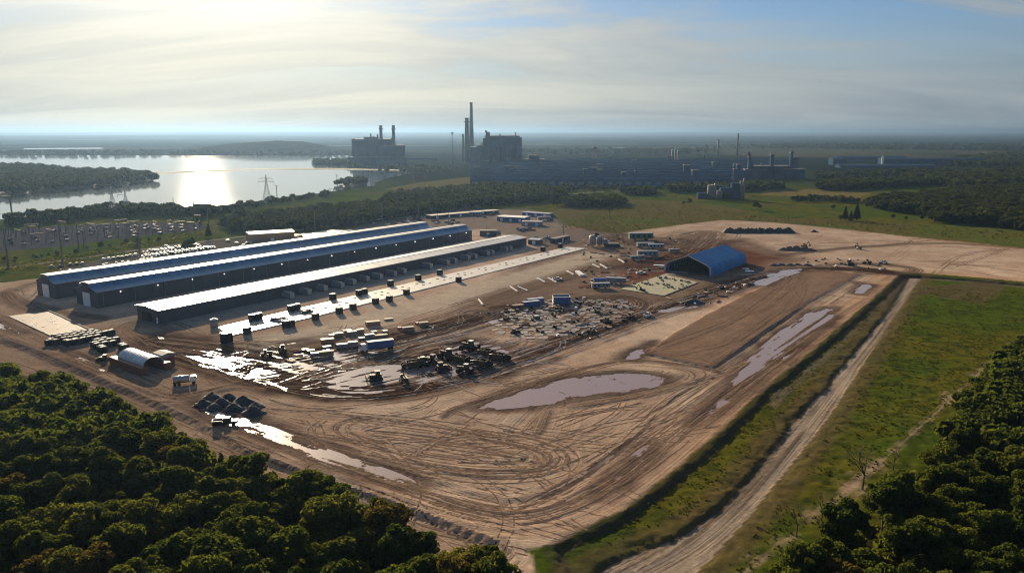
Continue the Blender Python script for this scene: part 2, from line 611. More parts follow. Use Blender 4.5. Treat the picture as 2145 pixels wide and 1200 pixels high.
# haul routes: (outline in pixels, half width m, strength of churning, mud 0..1)
HAUL = [
    ([(395, 742), (470, 765), (545, 783), (640, 812), (740, 826), (850, 815), (980, 787), (1100, 748), (1250, 694), (1400, 642), (1560, 588), (1660, 566), (1790, 562), (1900, 575)], 9.5, 1.0, 0.95),
    ([(500, 905), (640, 950), (800, 1000), (930, 1045), (1030, 1072), (1120, 1070), (1220, 1030), (1330, 955), (1450, 862), (1600, 755), (1720, 672), (1870, 577)], 10.0, 0.75, 0.06),
    ([(480, 830), (560, 865), (700, 880), (860, 895), (1000, 915), (1110, 935), (1155, 955), (1130, 980), (1020, 985), (860, 965), (700, 925), (560, 880)], 8.0, 0.85, 0.10),
    ([(430, 745), (600, 720), (800, 697), (900, 668), (1000, 636), (1150, 590), (1300, 552), (1400, 530), (1560, 500)], 7.0, 0.6, 0.25),
    ([(560, 775), (700, 748), (830, 720), (950, 690), (1050, 660), (1180, 640)], 15.0, 1.0, 0.95),
    ([(330, 715), (420, 725), (520, 745), (620, 760), (720, 740)], 11.0, 0.9, 0.85),
    ([(-40, 660), (60, 712), (180, 760), (300, 812), (360, 835), (440, 820), (520, 800)], 6.0, 0.6, 0.25),
    ([(-40, 735), (180, 812), (380, 905), (600, 1005), (800, 1075), (1000, 1150)], 5.0, 0.6, 0.12),
    ([(930, 872), (950, 855), (1030, 836), (1150, 792), (1240, 766), (1330, 752), (1450, 766), (1500, 778)], 1.6, 1.0, 0.6),
    ([(1500, 778), (1600, 700), (1700, 637), (1810, 576)], 1.4, 0.8, 0.45),
    ([(380, 700), (300, 668), (240, 690), (330, 735), (420, 745)], 5.0, 0.5, 0.3),
    ([(20, 610), (75, 590), (170, 585)], 5.0, 0.5, 0.4), ([(20, 612), (40, 640), (120, 655), (200, 668)], 6.0, 0.6, 0.6),
    ([(1700, 560), (1780, 550), (1880, 555), (1925, 565), (1890, 575), (1800, 572)], 4.0, 0.8, 0.6),
    ([(1640, 535), (1760, 520), (1900, 511), (2000, 509), (2145, 520)], 4.0, 0.8, 0.5),
    ([(1400, 762), (1480, 790), (1340, 830), (1200, 850)], 3.0, 0.6, 0.3),
    ([(1080, 905), (1130, 850), (1150, 845)], 2.2, 1.0, 0.4), ([(1130, 905), (1150, 860)], 1.6, 1.0, 0.4),
    ([(1360, 735), (1480, 690), (1560, 660), (1640, 600)], 2.2, 0.4, 0.2), ([(1400, 728), (1530, 682), (1620, 640), (1690, 585)], 1.4, 0.5, 0.2),
    ([(1000, 1010), (880, 985), (700, 905), (730, 880), (800, 875)], 3.0, 0.7, 0.3),
    ([(1000, 655), (1120, 690), (1250, 668), (1340, 640), (1300, 620), (1180, 640), (1060, 650)], 10.0, 1.0, 0.7),
    ([(1260, 480), (1340, 520), (1440, 500), (1500, 480), (1400, 560), (1290, 560)], 13.0, 0.8, 0.6),
]
# standing water: outline in pixels, level m
PUDDLES = {
    'wide mauve pond in the middle of the bare ground': ([(965, 860), (1045, 826), (1160, 798), (1240, 782), (1330, 777), (1425, 789), (1380, 810), (1280, 829), (1150, 846), (1060, 856)], -0.13),
    'long bright puddle beside the near track': ([(385, 828), (440, 848), (520, 874), (575, 893), (660, 930), (760, 962), (850, 994), (880, 1012), (840, 1018), (760, 998), (680, 972), (590, 935), (500, 898), (430, 868)], -0.13),
    'broken bright puddle left of the haul bend': ([(385, 728), (450, 742), (520, 755), (560, 775), (535, 795), (470, 780), (410, 756)], -0.24),
    'glinting puddle below the crate yard': ([(545, 735), (600, 733), (660, 742), (790, 722), (800, 740), (690, 765), (580, 792), (545, 775)], -0.24),
    'sheet of water round the parked earthmovers': ([(660, 800), (720, 775), (800, 762), (880, 765), (960, 762), (990, 775), (900, 800), (800, 824), (720, 824)], -0.13),
    'shallow water by the scraper row': ([(930, 735), (990, 712), (1050, 725), (1105, 745), (1040, 768), (960, 765)], -0.14),
    'mauve wet strip along the right edge': ([(1440, 890), (1535, 785), (1598, 720), (1688, 650), (1756, 643), (1742, 682), (1660, 740), (1578, 805), (1495, 868)], -0.15),
    'small puddle at the top of the right strip': ([(1780, 612), (1800, 592), (1832, 597), (1812, 618)], -0.13),
    'mauve puddle curving along the lower right': ([(1255, 1030), (1290, 985), (1335, 938), (1372, 925), (1355, 965), (1300, 1015)], -0.14),
    'pale wet patch by the brown pad': ([(1290, 752), (1350, 725), (1370, 715), (1345, 745), (1330, 755)], -0.13),
    'puddle beside the round shelter': ([(190, 768), (205, 764), (228, 772), (232, 778), (212, 780)], -0.11),
    'thin puddle on the left track': ([(142, 738), (165, 744), (200, 762), (190, 764), (160, 752)], -0.12),
    'long thin puddle at the far left': ([(-20, 668), (20, 686), (45, 698), (30, 698), (-20, 680)], -0.10),
    'puddle behind the crate rows': ([(330, 704), (342, 706), (346, 711), (334, 711)], -0.08),
    'pale water by the mound of spoil': ([(1350, 650), (1440, 640), (1478, 640), (1440, 648), (1400, 655)], -0.12),
    'silver puddle under the fabric barn': ([(1575, 595), (1600, 575), (1640, 562), (1690, 561), (1660, 578), (1610, 600)], -0.12),
    'puddle in the left bare corner': ([(600, 720), (640, 712), (660, 716), (630, 726)], -0.10),
}

# ------------------------------------------------------------------ the ground sheet
def span(a, b, step):
    n = max(1, int(round((b - a) / step)))
    return list(np.linspace(a, b, n, endpoint=False))


def geo(a, b, s0, ratio):
    out, s = [], s0
    while a < b:
        out.append(a)
        a += s
        s *= ratio
    return out


ys = span(-400, 100, 50) + span(100, 330, 0.82) + span(330, 560, 1.1) + span(560, 900, 2.2) + geo(900, 150000, 3.0, 1.045) + [150000.0]
xh = span(0, 160, 0.75) + span(160, 290, 1.4) + span(290, 560, 4.0) + geo(560, 150000, 4.0, 1.07) + [150000.0]
xs = [-v for v in xh[:0:-1]] + xh
GX, GY = np.meshgrid(np.array(xs), np.array(ys))
NX, NY = len(xs), len(ys)
X, Y = GX.ravel(), GY.ravel()
F = Field(X, Y)
nearm = np.nonzero((Y < 1400) & (np.abs(X) < 1100))[0]


def on_near(fn, fill=0.5):
    o = np.full(X.shape, fill)
    o[nearm] = fn(X[nearm], Y[nearm])
    return o


edge_n = on_near(lambda x, y: (fbm(x / 9, y / 9, 4, 3) - 0.5) * 7, 0.0)
fine_n = on_near(lambda x, y: fbm(x / 1.6, y / 1.6, 3, 21))
mid_n = on_near(lambda x, y: fbm(x / 14, y / 14, 4, 31))
big_n = fbm(X / 60, Y / 60, 4, 41)

sd_site = F.sdf(SITE)
sd_field = F.sdf(FIELD, 12)
sd_road = F.sdf(ROAD, 20)
sd_track = F.sdf(TRACK, 12)
sd_pad = F.sdf(PAD, 12)
sd_sub = F.sdf(SUBST, 20)
sd_car = F.sdf(CARPARK, 15)
sd_yard = F.sdf(YARD_N, 15)

Z = np.zeros_like(X)
is_field = smooth(sd_field + edge_n * 0.35, 0.0, 2.6)
Z -= 0.9 * is_field
bank = smooth(sd_road + edge_n * 0.45, 0.0, 1.5)
Z -= 0.6 * bank
Z -= 0.8 * smooth(sd_track + edge_n * 0.25, 0.0, 2.6) * (1 - is_field)
padm = smooth(sd_pad + edge_n * 0.05, 0.0, 1.3)
Z += 0.55 * padm

# churned haul routes: streaks that follow each route
mud = np.zeros_like(X)
rut = np.zeros_like(X)
flS, flT, flW = np.zeros_like(X), np.zeros_like(X), np.zeros_like(X)
sitef = smooth(sd_site, -1, 3)
for k, (pix, hw, churn, mdv) in enumerate(HAUL):
    ln = smooth_line(W(pix), 3)
    idx, D, S, T = F.line(ln, max(hw * 2.6, 16))
    fw = (1 - smooth(D, hw * .8, max(hw * 2.6, 16))) * (.35 + .65 * churn)
    tk = fw > flW[idx]
    flS[idx], flT[idx] = np.where(tk, S, flS[idx]), np.where(tk, T + 37.0 * k, flT[idx])
    flW[idx] = np.maximum(flW[idx], fw)
    wgt = 1 - smooth(D + (fbm(S / 12, T / 6, 2, 50 + k) - .5) * hw * 0.9, hw * 0.45, hw * 1.5)
    st = fbm(T / 1.25 + 40 * k, S / 45, 2, 60 + k)                 # long streaks along the route
    st2 = vnoise(T / 3.3, S / 70, 90 + k)
    rut[idx] += wgt * churn * ((st - 0.5) * 0.7 + (st2 - 0.5) * 0.3) * 0.85
    mud[idx] = np.maximum(mud[idx], wgt * mdv * smooth(st * 0.65 + st2 * 0.55, 0.24, 0.56))
# single wheel tracks, pairs of ruts wandering over the bare ground
def wheel(pts, w=1.9, dep=0.16, md=0.75):
    ln = smooth_line(pts, 3)
    idx, D, S, T = F.line(ln, w * 2)
    for o in (-w, w):
        q = np.exp(-((T - o) / 0.62) ** 2) * (np.abs(D) < w * 2)
        q *= 0.35 + 0.65 * smooth(vnoise(S / 14, S * 0 + w, 7), 0.2, 0.6)
        rut[idx] -= q * dep
        mud[idx] = np.maximum(mud[idx], q * md)


tr = random.Random(3)
TRAILS = [[(680, 880), (640, 905), (700, 950), (800, 985)], [(700, 860), (820, 885), (980, 905), (1120, 945)], [(560, 930), (760, 985), (950, 1040), (1060, 1060)],
          [(620, 935), (800, 960), (960, 990), (1100, 990), (1160, 955)], [(600, 900), (760, 925), (940, 970), (1080, 975)],
          [(900, 930), (1050, 950), (1140, 965), (1150, 985), (1080, 1000), (900, 985)], [(1050, 1075), (1200, 1010), (1320, 920), (1400, 830), (1490, 790)],
          [(1080, 1060), (1230, 990), (1380, 880), (1560, 760), (1700, 660)], [(1120, 1050), (1300, 930), (1450, 820), (1640, 700), (1790, 600)],
          [(1200, 850), (1350, 825), (1450, 800), (1560, 770), (1700, 680)], [(1180, 870), (1330, 845), (1440, 805), (1480, 780), (1440, 765)],
          [(1340, 870), (1480, 800), (1620, 720)], [(1290, 760), (1400, 765), (1480, 782), (1490, 800)],
          [(1540, 1180), (1640, 1060), (1740, 930), (1850, 745), (1920, 600)],
          [(1000, 850), (1100, 815), (1250, 770), (1345, 750)], [(760, 900), (900, 870), (1000, 840), (1100, 800), (1200, 770)],
          [(850, 960), (960, 900), (1060, 830), (1140, 790)], [(540, 850), (650, 860), (760, 850), (900, 830), (1010, 800)],
          [(1380, 735), (1500, 695), (1570, 655), (1650, 590), (1660, 572)], [(1560, 700), (1620, 660), (1680, 640), (1650, 600), (1690, 580)],
          [(1660, 570), (1690, 600), (1670, 640), (1610, 690)], [(1420, 745), (1540, 720), (1610, 670)],
          [(420, 700), (380, 680), (300, 675), (250, 700)], [(200, 690), (300, 720), (420, 760), (500, 800)],
          [(1700, 500), (1800, 505), (1950, 505)], [(1950, 580), (2010, 530), (2145, 520)], [(1990, 560), (2060, 540), (2110, 520)]]
for t_ in TRAILS:
    wheel(W(t_), 1.7 + tr.random() * 0.7, 0.10, 0.35)
for _ in range(46):          # short manoeuvres on the wide bare area
    a = (tr.uniform(620, 1120), tr.uniform(870, 1050))
    an = tr.uniform(-0.15, 0.55)
    L = tr.uniform(60, 240)
    pts = [a, (a[0] + L * .5, a[1] + L * .5 * math.tan(an) * .4 + tr.uniform(-12, 12)), (a[0] + L, a[1] + L * math.tan(an) * .35)]
    wheel(W(pts), tr.uniform(1.3, 2.0), 0.07, 0.2)
for _ in range(34):          # tracks that run with the right-hand edge
    t0 = tr.random()
    bx, by = 1120 + 700 * t0, 1060 - 460 * t0
    off = tr.uniform(-200, 10) * (1 - .6 * t0)
    L = tr.uniform(60, 200)
    wheel(W([(bx + off, by), (bx + off + L * .5, by - L * .31 + tr.uniform(-5, 5)), (bx + off + L, by - L * .66)]), tr.uniform(1.2, 1.9), 0.07, 0.2)
for _ in range(30):          # chevrons and loops in the machine yard
    a = (tr.uniform(560, 1010), tr.uniform(720, 800))
    L = tr.uniform(30, 110)
    wheel(W([a, (a[0] + L * .6, a[1] - L * .16 + tr.uniform(-6, 6)), (a[0] + L, a[1] - L * .25)]), 1.4, 0.16, 0.8)

# the wet corner is churned by turning machines
for pix in ([(380, 725), (460, 738), (560, 735), (700, 720), (830, 715), (820, 745), (700, 775), (580, 795), (480, 785), (400, 758)], [(650, 775), (760, 760), (980, 700), (1110, 740), (960, 790), (800, 825), (690, 822)],
            [(385, 825), (520, 870), (700, 935), (890, 1000), (850, 1020), (600, 940), (420, 870)]):
    s_ = F.sdf(W(pix), 14)
    k_ = smooth(s_ + edge_n, -3, 6) * (.35 if pix[0] == (385, 825) else 1.0)
    fa_, fb_ = (P(400, 732), P(540, 782)) if pix[0] == (380, 725) else ((P(700, 790), P(980, 730)) if pix[0] == (650, 775) else (P(420, 850), P(800, 990)))
    ux, uy = (fb_ - fa_).normalized().x, (fb_ - fa_).normalized().y
    al, ac = X * ux + Y * uy, -X * uy + Y * ux
    st = on_near(lambda x, y: fbm((x * ux + y * uy) / 16, (-x * uy + y * ux) / 1.5, 3, 140))
    rut += k_ * (st - .5) * .8
    mud = np.maximum(mud, k_ * smooth(st, .36, .5) * .97)

# the road's long combed ribs
idx, D, S, T = F.line(smooth_line(W([(1300, 1215), (1450, 1140), (1560, 1040), (1660, 920), (1740, 820), (1860, 670), (1918, 580)], -1.0), 3), 30)
rib = fbm(T / 1.0, S / 60, 2, 77) - 0.5
roadm = smooth(sd_road, 2.0, 4.0)
tk = sd_road[idx] > 1.5
flS[idx], flT[idx], flW[idx] = np.where(tk, S, flS[idx]), np.where(tk, T, flT[idx]), np.where(tk, .8, flW[idx])
tmp = np.zeros_like(X)
tmp[idx] = rib
rut += tmp * roadm * 0.6
ribc = tmp

# puddles sit in shallow dips
wetm = np.zeros_like(X)
for k, (lab, (pix, lev)) in enumerate(PUDDLES.items()):
    s_ = F.sdf(W(pix), 10)
    q = smooth(s_ + edge_n * 1.0 + (fine_n - .5) * 3, -1.5, 2.5)
    Z -= 0.225 * q
    wetm = np.maximum(wetm, smooth(s_ + edge_n * 0.8, -6, 1.0))
soil_n = (mid_n - 0.5) * 0.22 + (fine_n - 0.5) * 0.10
Z += sitef * (soil_n * (1 - 0.75 * padm) + rut)
Z += (1 - sitef) * roadm * rut
# rough grass
grass_rel = on_near(lambda x, y: fbm(x / 1.7, y / 1.7, 3, 15), 0.5)
Z += (1 - sitef) * (1 - roadm) * (smooth(grass_rel, 0.35, 0.75) * 0.26 - 0.1)
# eroded lip between the bare ground and the lower track
lip = np.exp(-((sd_track + 1.2 + edge_n * 0.4) / 1.3) ** 2) * (1 - is_field)
Z += 0.35 * lip * sitef
# far country rises into low swells
dist = np.hypot(X, Y)
far_rise = smooth(dist, 7000, 22000) * (fbm(X / 5200, Y / 5200, 4, 5) - 0.35) * 95
far_rise += smooth(dist, 14000, 50000) * (fbm(X / 15000, Y / 15000, 3, 6) - 0.25) * 90
Z += far_rise

# ------------------------------------------------------------------ ground colour (the soil's and plants' own colours)
def lerp3(a, b, t):
    return a + (b - a) * t[:, None]


def c3(*c):
    return np.array(c, float)


grass_g, grass_o, grass_d = c3(.070, .104, .010), c3(.118, .112, .014), c3(.040, .062, .010)
C = lerp3(np.tile(grass_g, (len(X), 1)), grass_o, smooth(big_n * .7 + mid_n * .3, .42, .62))
C = lerp3(C, grass_d, smooth(on_near(lambda x, y: fbm(x / 3.5, y / 3.5, 3, 25), .45), .5, .72) * .75)
# country beyond the works: fields, pasture and dark woodland
pat = fbm(X / 420 + 3, Y / 900, 4, 70)
pat2 = fbm(X / 1500 + 9, Y / 3000, 4, 71)
farm = smooth(Y, 900, 1500)
Cf = lerp3(np.tile(c3(.026, .038, .014), (len(X), 1)), c3(.010, .017, .009), smooth(pat, .44, .54))
Cf = lerp3(Cf, c3(.10, .085, .035), smooth(pat2, .60, .68) * .7)
Cf = lerp3(Cf, c3(.008, .014, .009), smooth(Y, 3000, 5200) * smooth(fbm(X / 700, Y / 260, 3, 88), .36, .46) * .9)
C = lerp3(C, Cf, farm)
# bare ground
sand, sand_p, sand_o, soil = c3(.48, .345, .24), c3(.55, .42, .305), c3(.42, .265, .155), c3(.185, .118, .076)
Cs = lerp3(np.tile(sand, (len(X), 1)), sand_p, smooth(mid_n, .4, .65))
xr = smooth(X, 60, 150)
red = smooth(-sd_site * 0 + np.where(sd_site < 29, 29 - sd_site, 0), 12, 26) * smooth(X, 0, 60) * (Y < 600)
Cs = lerp3(Cs, sand_o, red * .8)
Cs = lerp3(Cs, soil, padm * .85)
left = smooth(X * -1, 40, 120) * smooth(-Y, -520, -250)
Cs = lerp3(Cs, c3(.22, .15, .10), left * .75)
yard = F.sdf(W([(1180, 470), (1420, 500), (1560, 500), (1700, 545), (1580, 620), (1400, 640), (1060, 660), (960, 640)]), 20)
Cs = lerp3(Cs, c3(.135, .085, .058), smooth(yard + edge_n, -6, 10) * (.55 + .45 * mid_n))
redm = F.sdf(W([(1290, 545), (1400, 525), (1520, 510), (1640, 540), (1590, 565), (1420, 575), (1300, 600)]), 20)
Cs = lerp3(Cs, c3(.13, .045, .024), smooth(redm + edge_n, -4, 8) * .8)
paddock = F.sdf(W([(455, 712), (620, 690), (900, 620), (1230, 525), (1300, 535), (1080, 600), (850, 668), (640, 725), (520, 745)]), 20)
Cs = lerp3(Cs, c3(.50, .42, .31), smooth(paddock + edge_n * .6, -4, 6) * .85)
asph = F.sdf(W([(120, 640), (330, 700), (560, 655), (860, 580), (1110, 520), (1060, 500), (860, 545), (500, 620), (250, 660)]), 20)
Cs = lerp3(Cs, c3(.23, .205, .175), smooth(asph + edge_n * .5, -3, 6) * .85)
wet_soil = c3(.052, .031, .021)
Cs = lerp3(Cs, wet_soil, np.clip(mud * (1.1 + .6 * (fine_n - .5)), 0, 1) * (1 - .35 * padm))
Cs = lerp3(Cs, c3(.078, .053, .042), wetm * .92 * (1 - np.clip(mud, 0, 1)))
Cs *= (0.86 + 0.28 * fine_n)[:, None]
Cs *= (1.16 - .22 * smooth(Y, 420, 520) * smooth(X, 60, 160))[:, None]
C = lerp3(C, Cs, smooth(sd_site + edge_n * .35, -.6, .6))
roadc = lerp3(np.tile(c3(.40, .325, .24), (len(X), 1)), c3(.20, .155, .11), smooth(ribc, .02, .16))
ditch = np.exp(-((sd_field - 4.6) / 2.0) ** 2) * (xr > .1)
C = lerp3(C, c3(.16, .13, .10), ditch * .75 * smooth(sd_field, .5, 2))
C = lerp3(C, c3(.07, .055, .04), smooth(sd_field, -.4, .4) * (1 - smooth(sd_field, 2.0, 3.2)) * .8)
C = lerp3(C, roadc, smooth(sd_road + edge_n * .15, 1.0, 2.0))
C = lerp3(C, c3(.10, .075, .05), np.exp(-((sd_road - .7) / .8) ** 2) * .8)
gv = c3(.085, .082, .10)
C = lerp3(C, gv, smooth(sd_sub + edge_n * .4, -1, 2) * .9)
C = lerp3(C, c3(.15, .135, .12), smooth(sd_car + edge_n * .4, -1, 2) * .9)
C = lerp3(C, c3(.21, .17, .135), smooth(sd_yard + edge_n * .6, -2, 4) * .85)
idx, D, S, T = F.line(FARM_ROAD, 9)
C[idx] = lerp3(C[idx], c3(.30, .27, .22), 1 - smooth(D, 2.2, 3.4))
farm_road_d = np.full(X.shape, 99.0)
farm_road_d[idx] = D
# field margins right of the site: brown weeds and a drier patch
sd_dry = F.sdf(W([(1935, 600), (2080, 588), (2110, 605), (2060, 640), (1920, 615)], -1.0), 10)
C = lerp3(C, c3(.12, .085, .045), smooth(sd_dry + edge_n * .3, -2, 3) * .75)
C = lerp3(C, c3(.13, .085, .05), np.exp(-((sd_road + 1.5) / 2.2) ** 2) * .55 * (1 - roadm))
sd_tan = F.sdf(W([(1500, 1215), (1640, 1120), (1760, 1010), (1850, 940), (2000, 810), (2110, 712), (2125, 722), (2020, 830), (1880, 960), (1800, 1030), (1700, 1110), (1580, 1215)], -1.0), 14)
tanm = smooth(sd_tan + edge_n * .7, 0, 2.4)
C = lerp3(C, c3(.40, .29, .19), tanm * .9)
# pasture belt and meadows north of the site
sd_past = F.sdf(W([(1150, 445), (1250, 415), (1480, 425), (1640, 455), (2145, 480), (2400, 500), (2400, 560), (2145, 520), (1900, 495), (1620, 466), (1512, 461), (1300, 490), (1175, 470)]), 20)
C = lerp3(C, lerp3(np.tile(c3(.105, .12, .025), (len(X), 1)), c3(.13, .105, .035), smooth(big_n, .4, .6)), smooth(sd_past + edge_n, -4, 6) * .85)
sd_mead = F.sdf(W([(870, 383), (990, 370), (1060, 375), (1060, 388), (900, 398), (800, 398)]), 20)
C = lerp3(C, c3(.19, .155, .055), smooth(sd_mead, -4, 6) * .7)
sd_mead2 = F.sdf(W([(1610, 398), (1720, 396), (1830, 404), (1800, 415), (1680, 412), (1590, 408)]), 20)
C = lerp3(C, c3(.21, .16, .055), smooth(sd_mead2, -4, 6) * .7)

# leaf litter under the woods
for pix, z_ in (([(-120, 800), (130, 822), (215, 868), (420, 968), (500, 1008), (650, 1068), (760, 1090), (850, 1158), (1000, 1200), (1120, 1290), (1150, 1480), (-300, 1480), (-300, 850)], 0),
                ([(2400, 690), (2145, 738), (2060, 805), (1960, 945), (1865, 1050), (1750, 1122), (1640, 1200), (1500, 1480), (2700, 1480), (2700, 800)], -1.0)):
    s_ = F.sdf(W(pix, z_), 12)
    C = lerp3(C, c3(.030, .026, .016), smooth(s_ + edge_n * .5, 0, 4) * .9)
wet = np.clip(np.maximum(mud * .22, wetm * .45) * sitef, 0, 1)
lap = np.maximum(smooth(sd_site, -3, 0), 0)

# split the sheet into the pieces of the setting
cx_, cy_ = (np.array(xs)[:-1] + np.diff(xs) / 2), (np.array(ys)[:-1] + np.diff(ys) / 2)
def cell(a):
    g_ = a.reshape(NY, NX)
    return .25 * (g_[:-1, :-1] + g_[1:, :-1] + g_[:-1, 1:] + g_[1:, 1:])


cls = np.zeros((NY - 1, NX - 1), np.int8)
cls[cell(sd_site) + cell(edge_n) * .35 > 0] = 1
cls[cell(sd_sub) + cell(edge_n) * .4 > 0] = 4
cls[cell(sd_car) + cell(edge_n) * .4 > 0] = 5
cls[(cell(sd_track) > 0) & (cls == 1)] = 3
cls[cell(sd_road) + cell(edge_n) * .15 > .6] = 2
cls[(cell(farm_road_d) < 3.0)] = 6
cls[(cell(sd_pad) > 0)] = 7

gm, q = new_mat('soil and turf')
att = q.n('ShaderNodeAttribute', attribute_name='tint')
co = q.n('ShaderNodeTexCoord').outputs['Object']
nf = q.noise(co, 1.1, 6, 0.65)
nb = q.noise(co, 0.11, 5, 0.6)
flow = q.n('ShaderNodeAttribute', attribute_name='flow').outputs['Vector']
fs = q.n('ShaderNodeSeparateXYZ')
q.put(fs.inputs[0], flow)
fv = q.n('ShaderNodeCombineXYZ')
q.put(fv.inputs[0], q.math('MULTIPLY', fs.outputs[0], 0.030))
q.put(fv.inputs[1], q.math('MULTIPLY', fs.outputs[1], 1.9))
streak = q.noise(fv.outputs[0], 1.0, 4, 0.68)
fv2 = q.n('ShaderNodeCombineXYZ')
q.put(fv2.inputs[0], q.math('MULTIPLY', fs.outputs[0], 0.012))
q.put(fv2.inputs[1], q.math('MULTIPLY', fs.outputs[1], 0.33))
patch = q.noise(fv2.outputs[0], 1.0, 2, 0.5)
smask = q.math('MULTIPLY', q.math('MULTIPLY', q.step(streak, 0.47, 0.60), fs.outputs[2]), q.step(patch, 0.33, 0.62))
base = q.mix(q.math('MULTIPLY', smask, 0.8), att.outputs['Color'], q.mix(1.0, att.outputs['Color'], (.40, .35, .31), 'MULTIPLY'))
colr = q.mix(1.0, base, q.ramp(nf, [(0.25, (.72, .72, .72)), (0.75, (1.26, 1.26, 1.26))]), 'MULTIPLY')
colr = q.mix(1.0, colr, q.ramp(nb, [(0.3, (.85, .86, .88)), (0.7, (1.12, 1.1, 1.07))]), 'MULTIPLY')
b = q.n('ShaderNodeBsdfDiffuse')
q.put(b.inputs[0], colr)
b.inputs[1].default_value = 0.4
bn = q.n('ShaderNodeBump')
q.put(bn.inputs['Height'], q.math('SUBTRACT', nf, q.math('MULTIPLY', q.math('MULTIPLY', streak, fs.outputs[2]), 2.2)))
bn.inputs['Strength'].default_value = 0.7
bn.inputs['Distance'].default_value = 0.16
q.put(b.inputs['Normal'], bn.outputs[0])
o_ = q.n('ShaderNodeOutputMaterial')
q.put(o_.inputs[0], b.outputs[0])
M['ground'] = gm


def grid_object(name, mask, kind='structure'):
    r, c = np.nonzero(mask)
    a = r * NX + c
    quad = np.stack([a, a + 1, a + 1 + NX, a + NX], 1)
    used, invx = np.unique(quad, return_inverse=True)
    quad = invx.reshape(-1, 4)
    me = bpy.data.meshes.new(name)
    me.vertices.add(len(used))
    me.vertices.foreach_set('co', np.stack([X[used], Y[used], Z[used]], 1).astype(np.float32).ravel())
    me.loops.add(quad.size)
    me.loops.foreach_set('vertex_index', quad.astype(np.int32).ravel())
    me.polygons.add(len(quad))
    me.polygons.foreach_set('loop_start', np.arange(0, quad.size, 4, dtype=np.int32))
    me.polygons.foreach_set('use_smooth', np.ones(len(quad), bool))
    at = me.attributes.new('tint', 'FLOAT_COLOR', 'POINT')
    at.data.foreach_set('color', np.concatenate([C[used], np.ones((len(used), 1))], 1).astype(np.float32).ravel())
    at = me.attributes.new('flow', 'FLOAT_VECTOR', 'POINT')
    at.data.foreach_set('vector', np.stack([flS[used], flT[used], flW[used]], 1).astype(np.float32).ravel())
    me.materials.append(M['ground'])
    me.update(calc_edges=True)
    o = bpy.data.objects.new(name, me)
    COL.objects.link(o)
    return tag(o, kind=kind)


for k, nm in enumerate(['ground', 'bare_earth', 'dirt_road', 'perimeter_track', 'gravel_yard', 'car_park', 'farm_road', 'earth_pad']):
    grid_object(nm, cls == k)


# ------------------------------------------------------------------ water
def water_mat(name, col, rough, bscale, bdist, stretch=(1, 1, 1), det=3):
    m, q = new_mat(name)
    co = q.n('ShaderNodeTexCoord').outputs['Object']
    mpn = q.n('ShaderNodeMapping')
    q.put(mpn.inputs[0], co)
    mpn.inputs['Scale'].default_value = stretch
    n_ = q.noise(mpn.outputs[0], bscale, det, 0.55)
    big = q.noise(mpn.outputs[0], bscale * 0.02, 3, 0.5)
    b = q.n('ShaderNodeBsdfPrincipled')
    b.inputs['Base Color'].default_value = (*col, 1)
    q.put(b.inputs['Roughness'], q.math('ADD', rough * 0.7, q.math('MULTIPLY', big, rough * 0.6)))
    b.inputs['IOR'].default_value = 1.33
    bn = q.n('ShaderNodeBump')
    q.put(bn.inputs['Height'], n_)
    bn.inputs['Strength'].default_value = 1.0
    bn.inputs['Distance'].default_value = bdist
    q.put(b.inputs['Normal'], bn.outputs[0])
    o = q.n('ShaderNodeOutputMaterial')
    q.put(o.inputs[0], b.outputs[0])
    return m


M['lake'] = water_mat('lake water', (0.03, 0.045, 0.05), 0.05, 0.05, 0.006, (1, 2.2, 1))
lt = NG(M['lake'].node_tree)
for nd in list(lt.t.nodes):
    if nd.type == 'OUTPUT_MATERIAL':
        first = nd.inputs[0].links[0].from_socket
        gl = lt.n('ShaderNodeBsdfGlossy')
        gl.inputs['Color'].default_value = (.75, .75, .75, 1)
        gl.distribution = 'BECKMANN'
        gl.inputs['Roughness'].default_value = 0.215
        mxs = lt.n('ShaderNodeMixShader')
        mxs.inputs[0].default_value = 0.15
        lt.put(mxs.inputs[1], first)
        lt.put(mxs.inputs[2], gl.outputs[0])
        lt.put(nd.inputs[0], mxs.outputs[0])
M['puddle'] = water_mat('muddy water', (0.25, 0.19, 0.18), 0.16, 0.5, 0.012)


def flat(name, pts, z, mat, kind=None, hole_noise=None):
    me = bpy.data.meshes.new(name)
    me.from_pydata([(x, y, z) for x, y in pts], [], [tuple(range(len(pts)))])
    if me.polygons[0].normal.z < 0:
        me.flip_normals()
    me.materials.append(mat)
    o = bpy.data.objects.new(name, me)
    COL.objects.link(o)
    return tag(o, kind=kind) if kind else o


def ragged(pts, step, amp, seed):
    rr = random.Random(seed)
    out = []
    m = len(pts)
    for k in range(m):
        a, b_ = Vector(pts[k]), Vector(pts[(k + 1) % m])
        n_ = max(1, int((b_ - a).length / step))
        for i in range(n_):
            p = a.lerp(b_, i / n_)
            out.append((p.x + rr.uniform(-amp, amp), p.y + rr.uniform(-amp, amp)))
    return out


for k, (lab, (pix, lev)) in enumerate(PUDDLES.items()):
    o = flat('puddle', smooth_line(W(pix) + [W(pix)[0]], 2)[:-1], lev - 0.02, M['puddle'], 'structure')
    o['label'] = lab

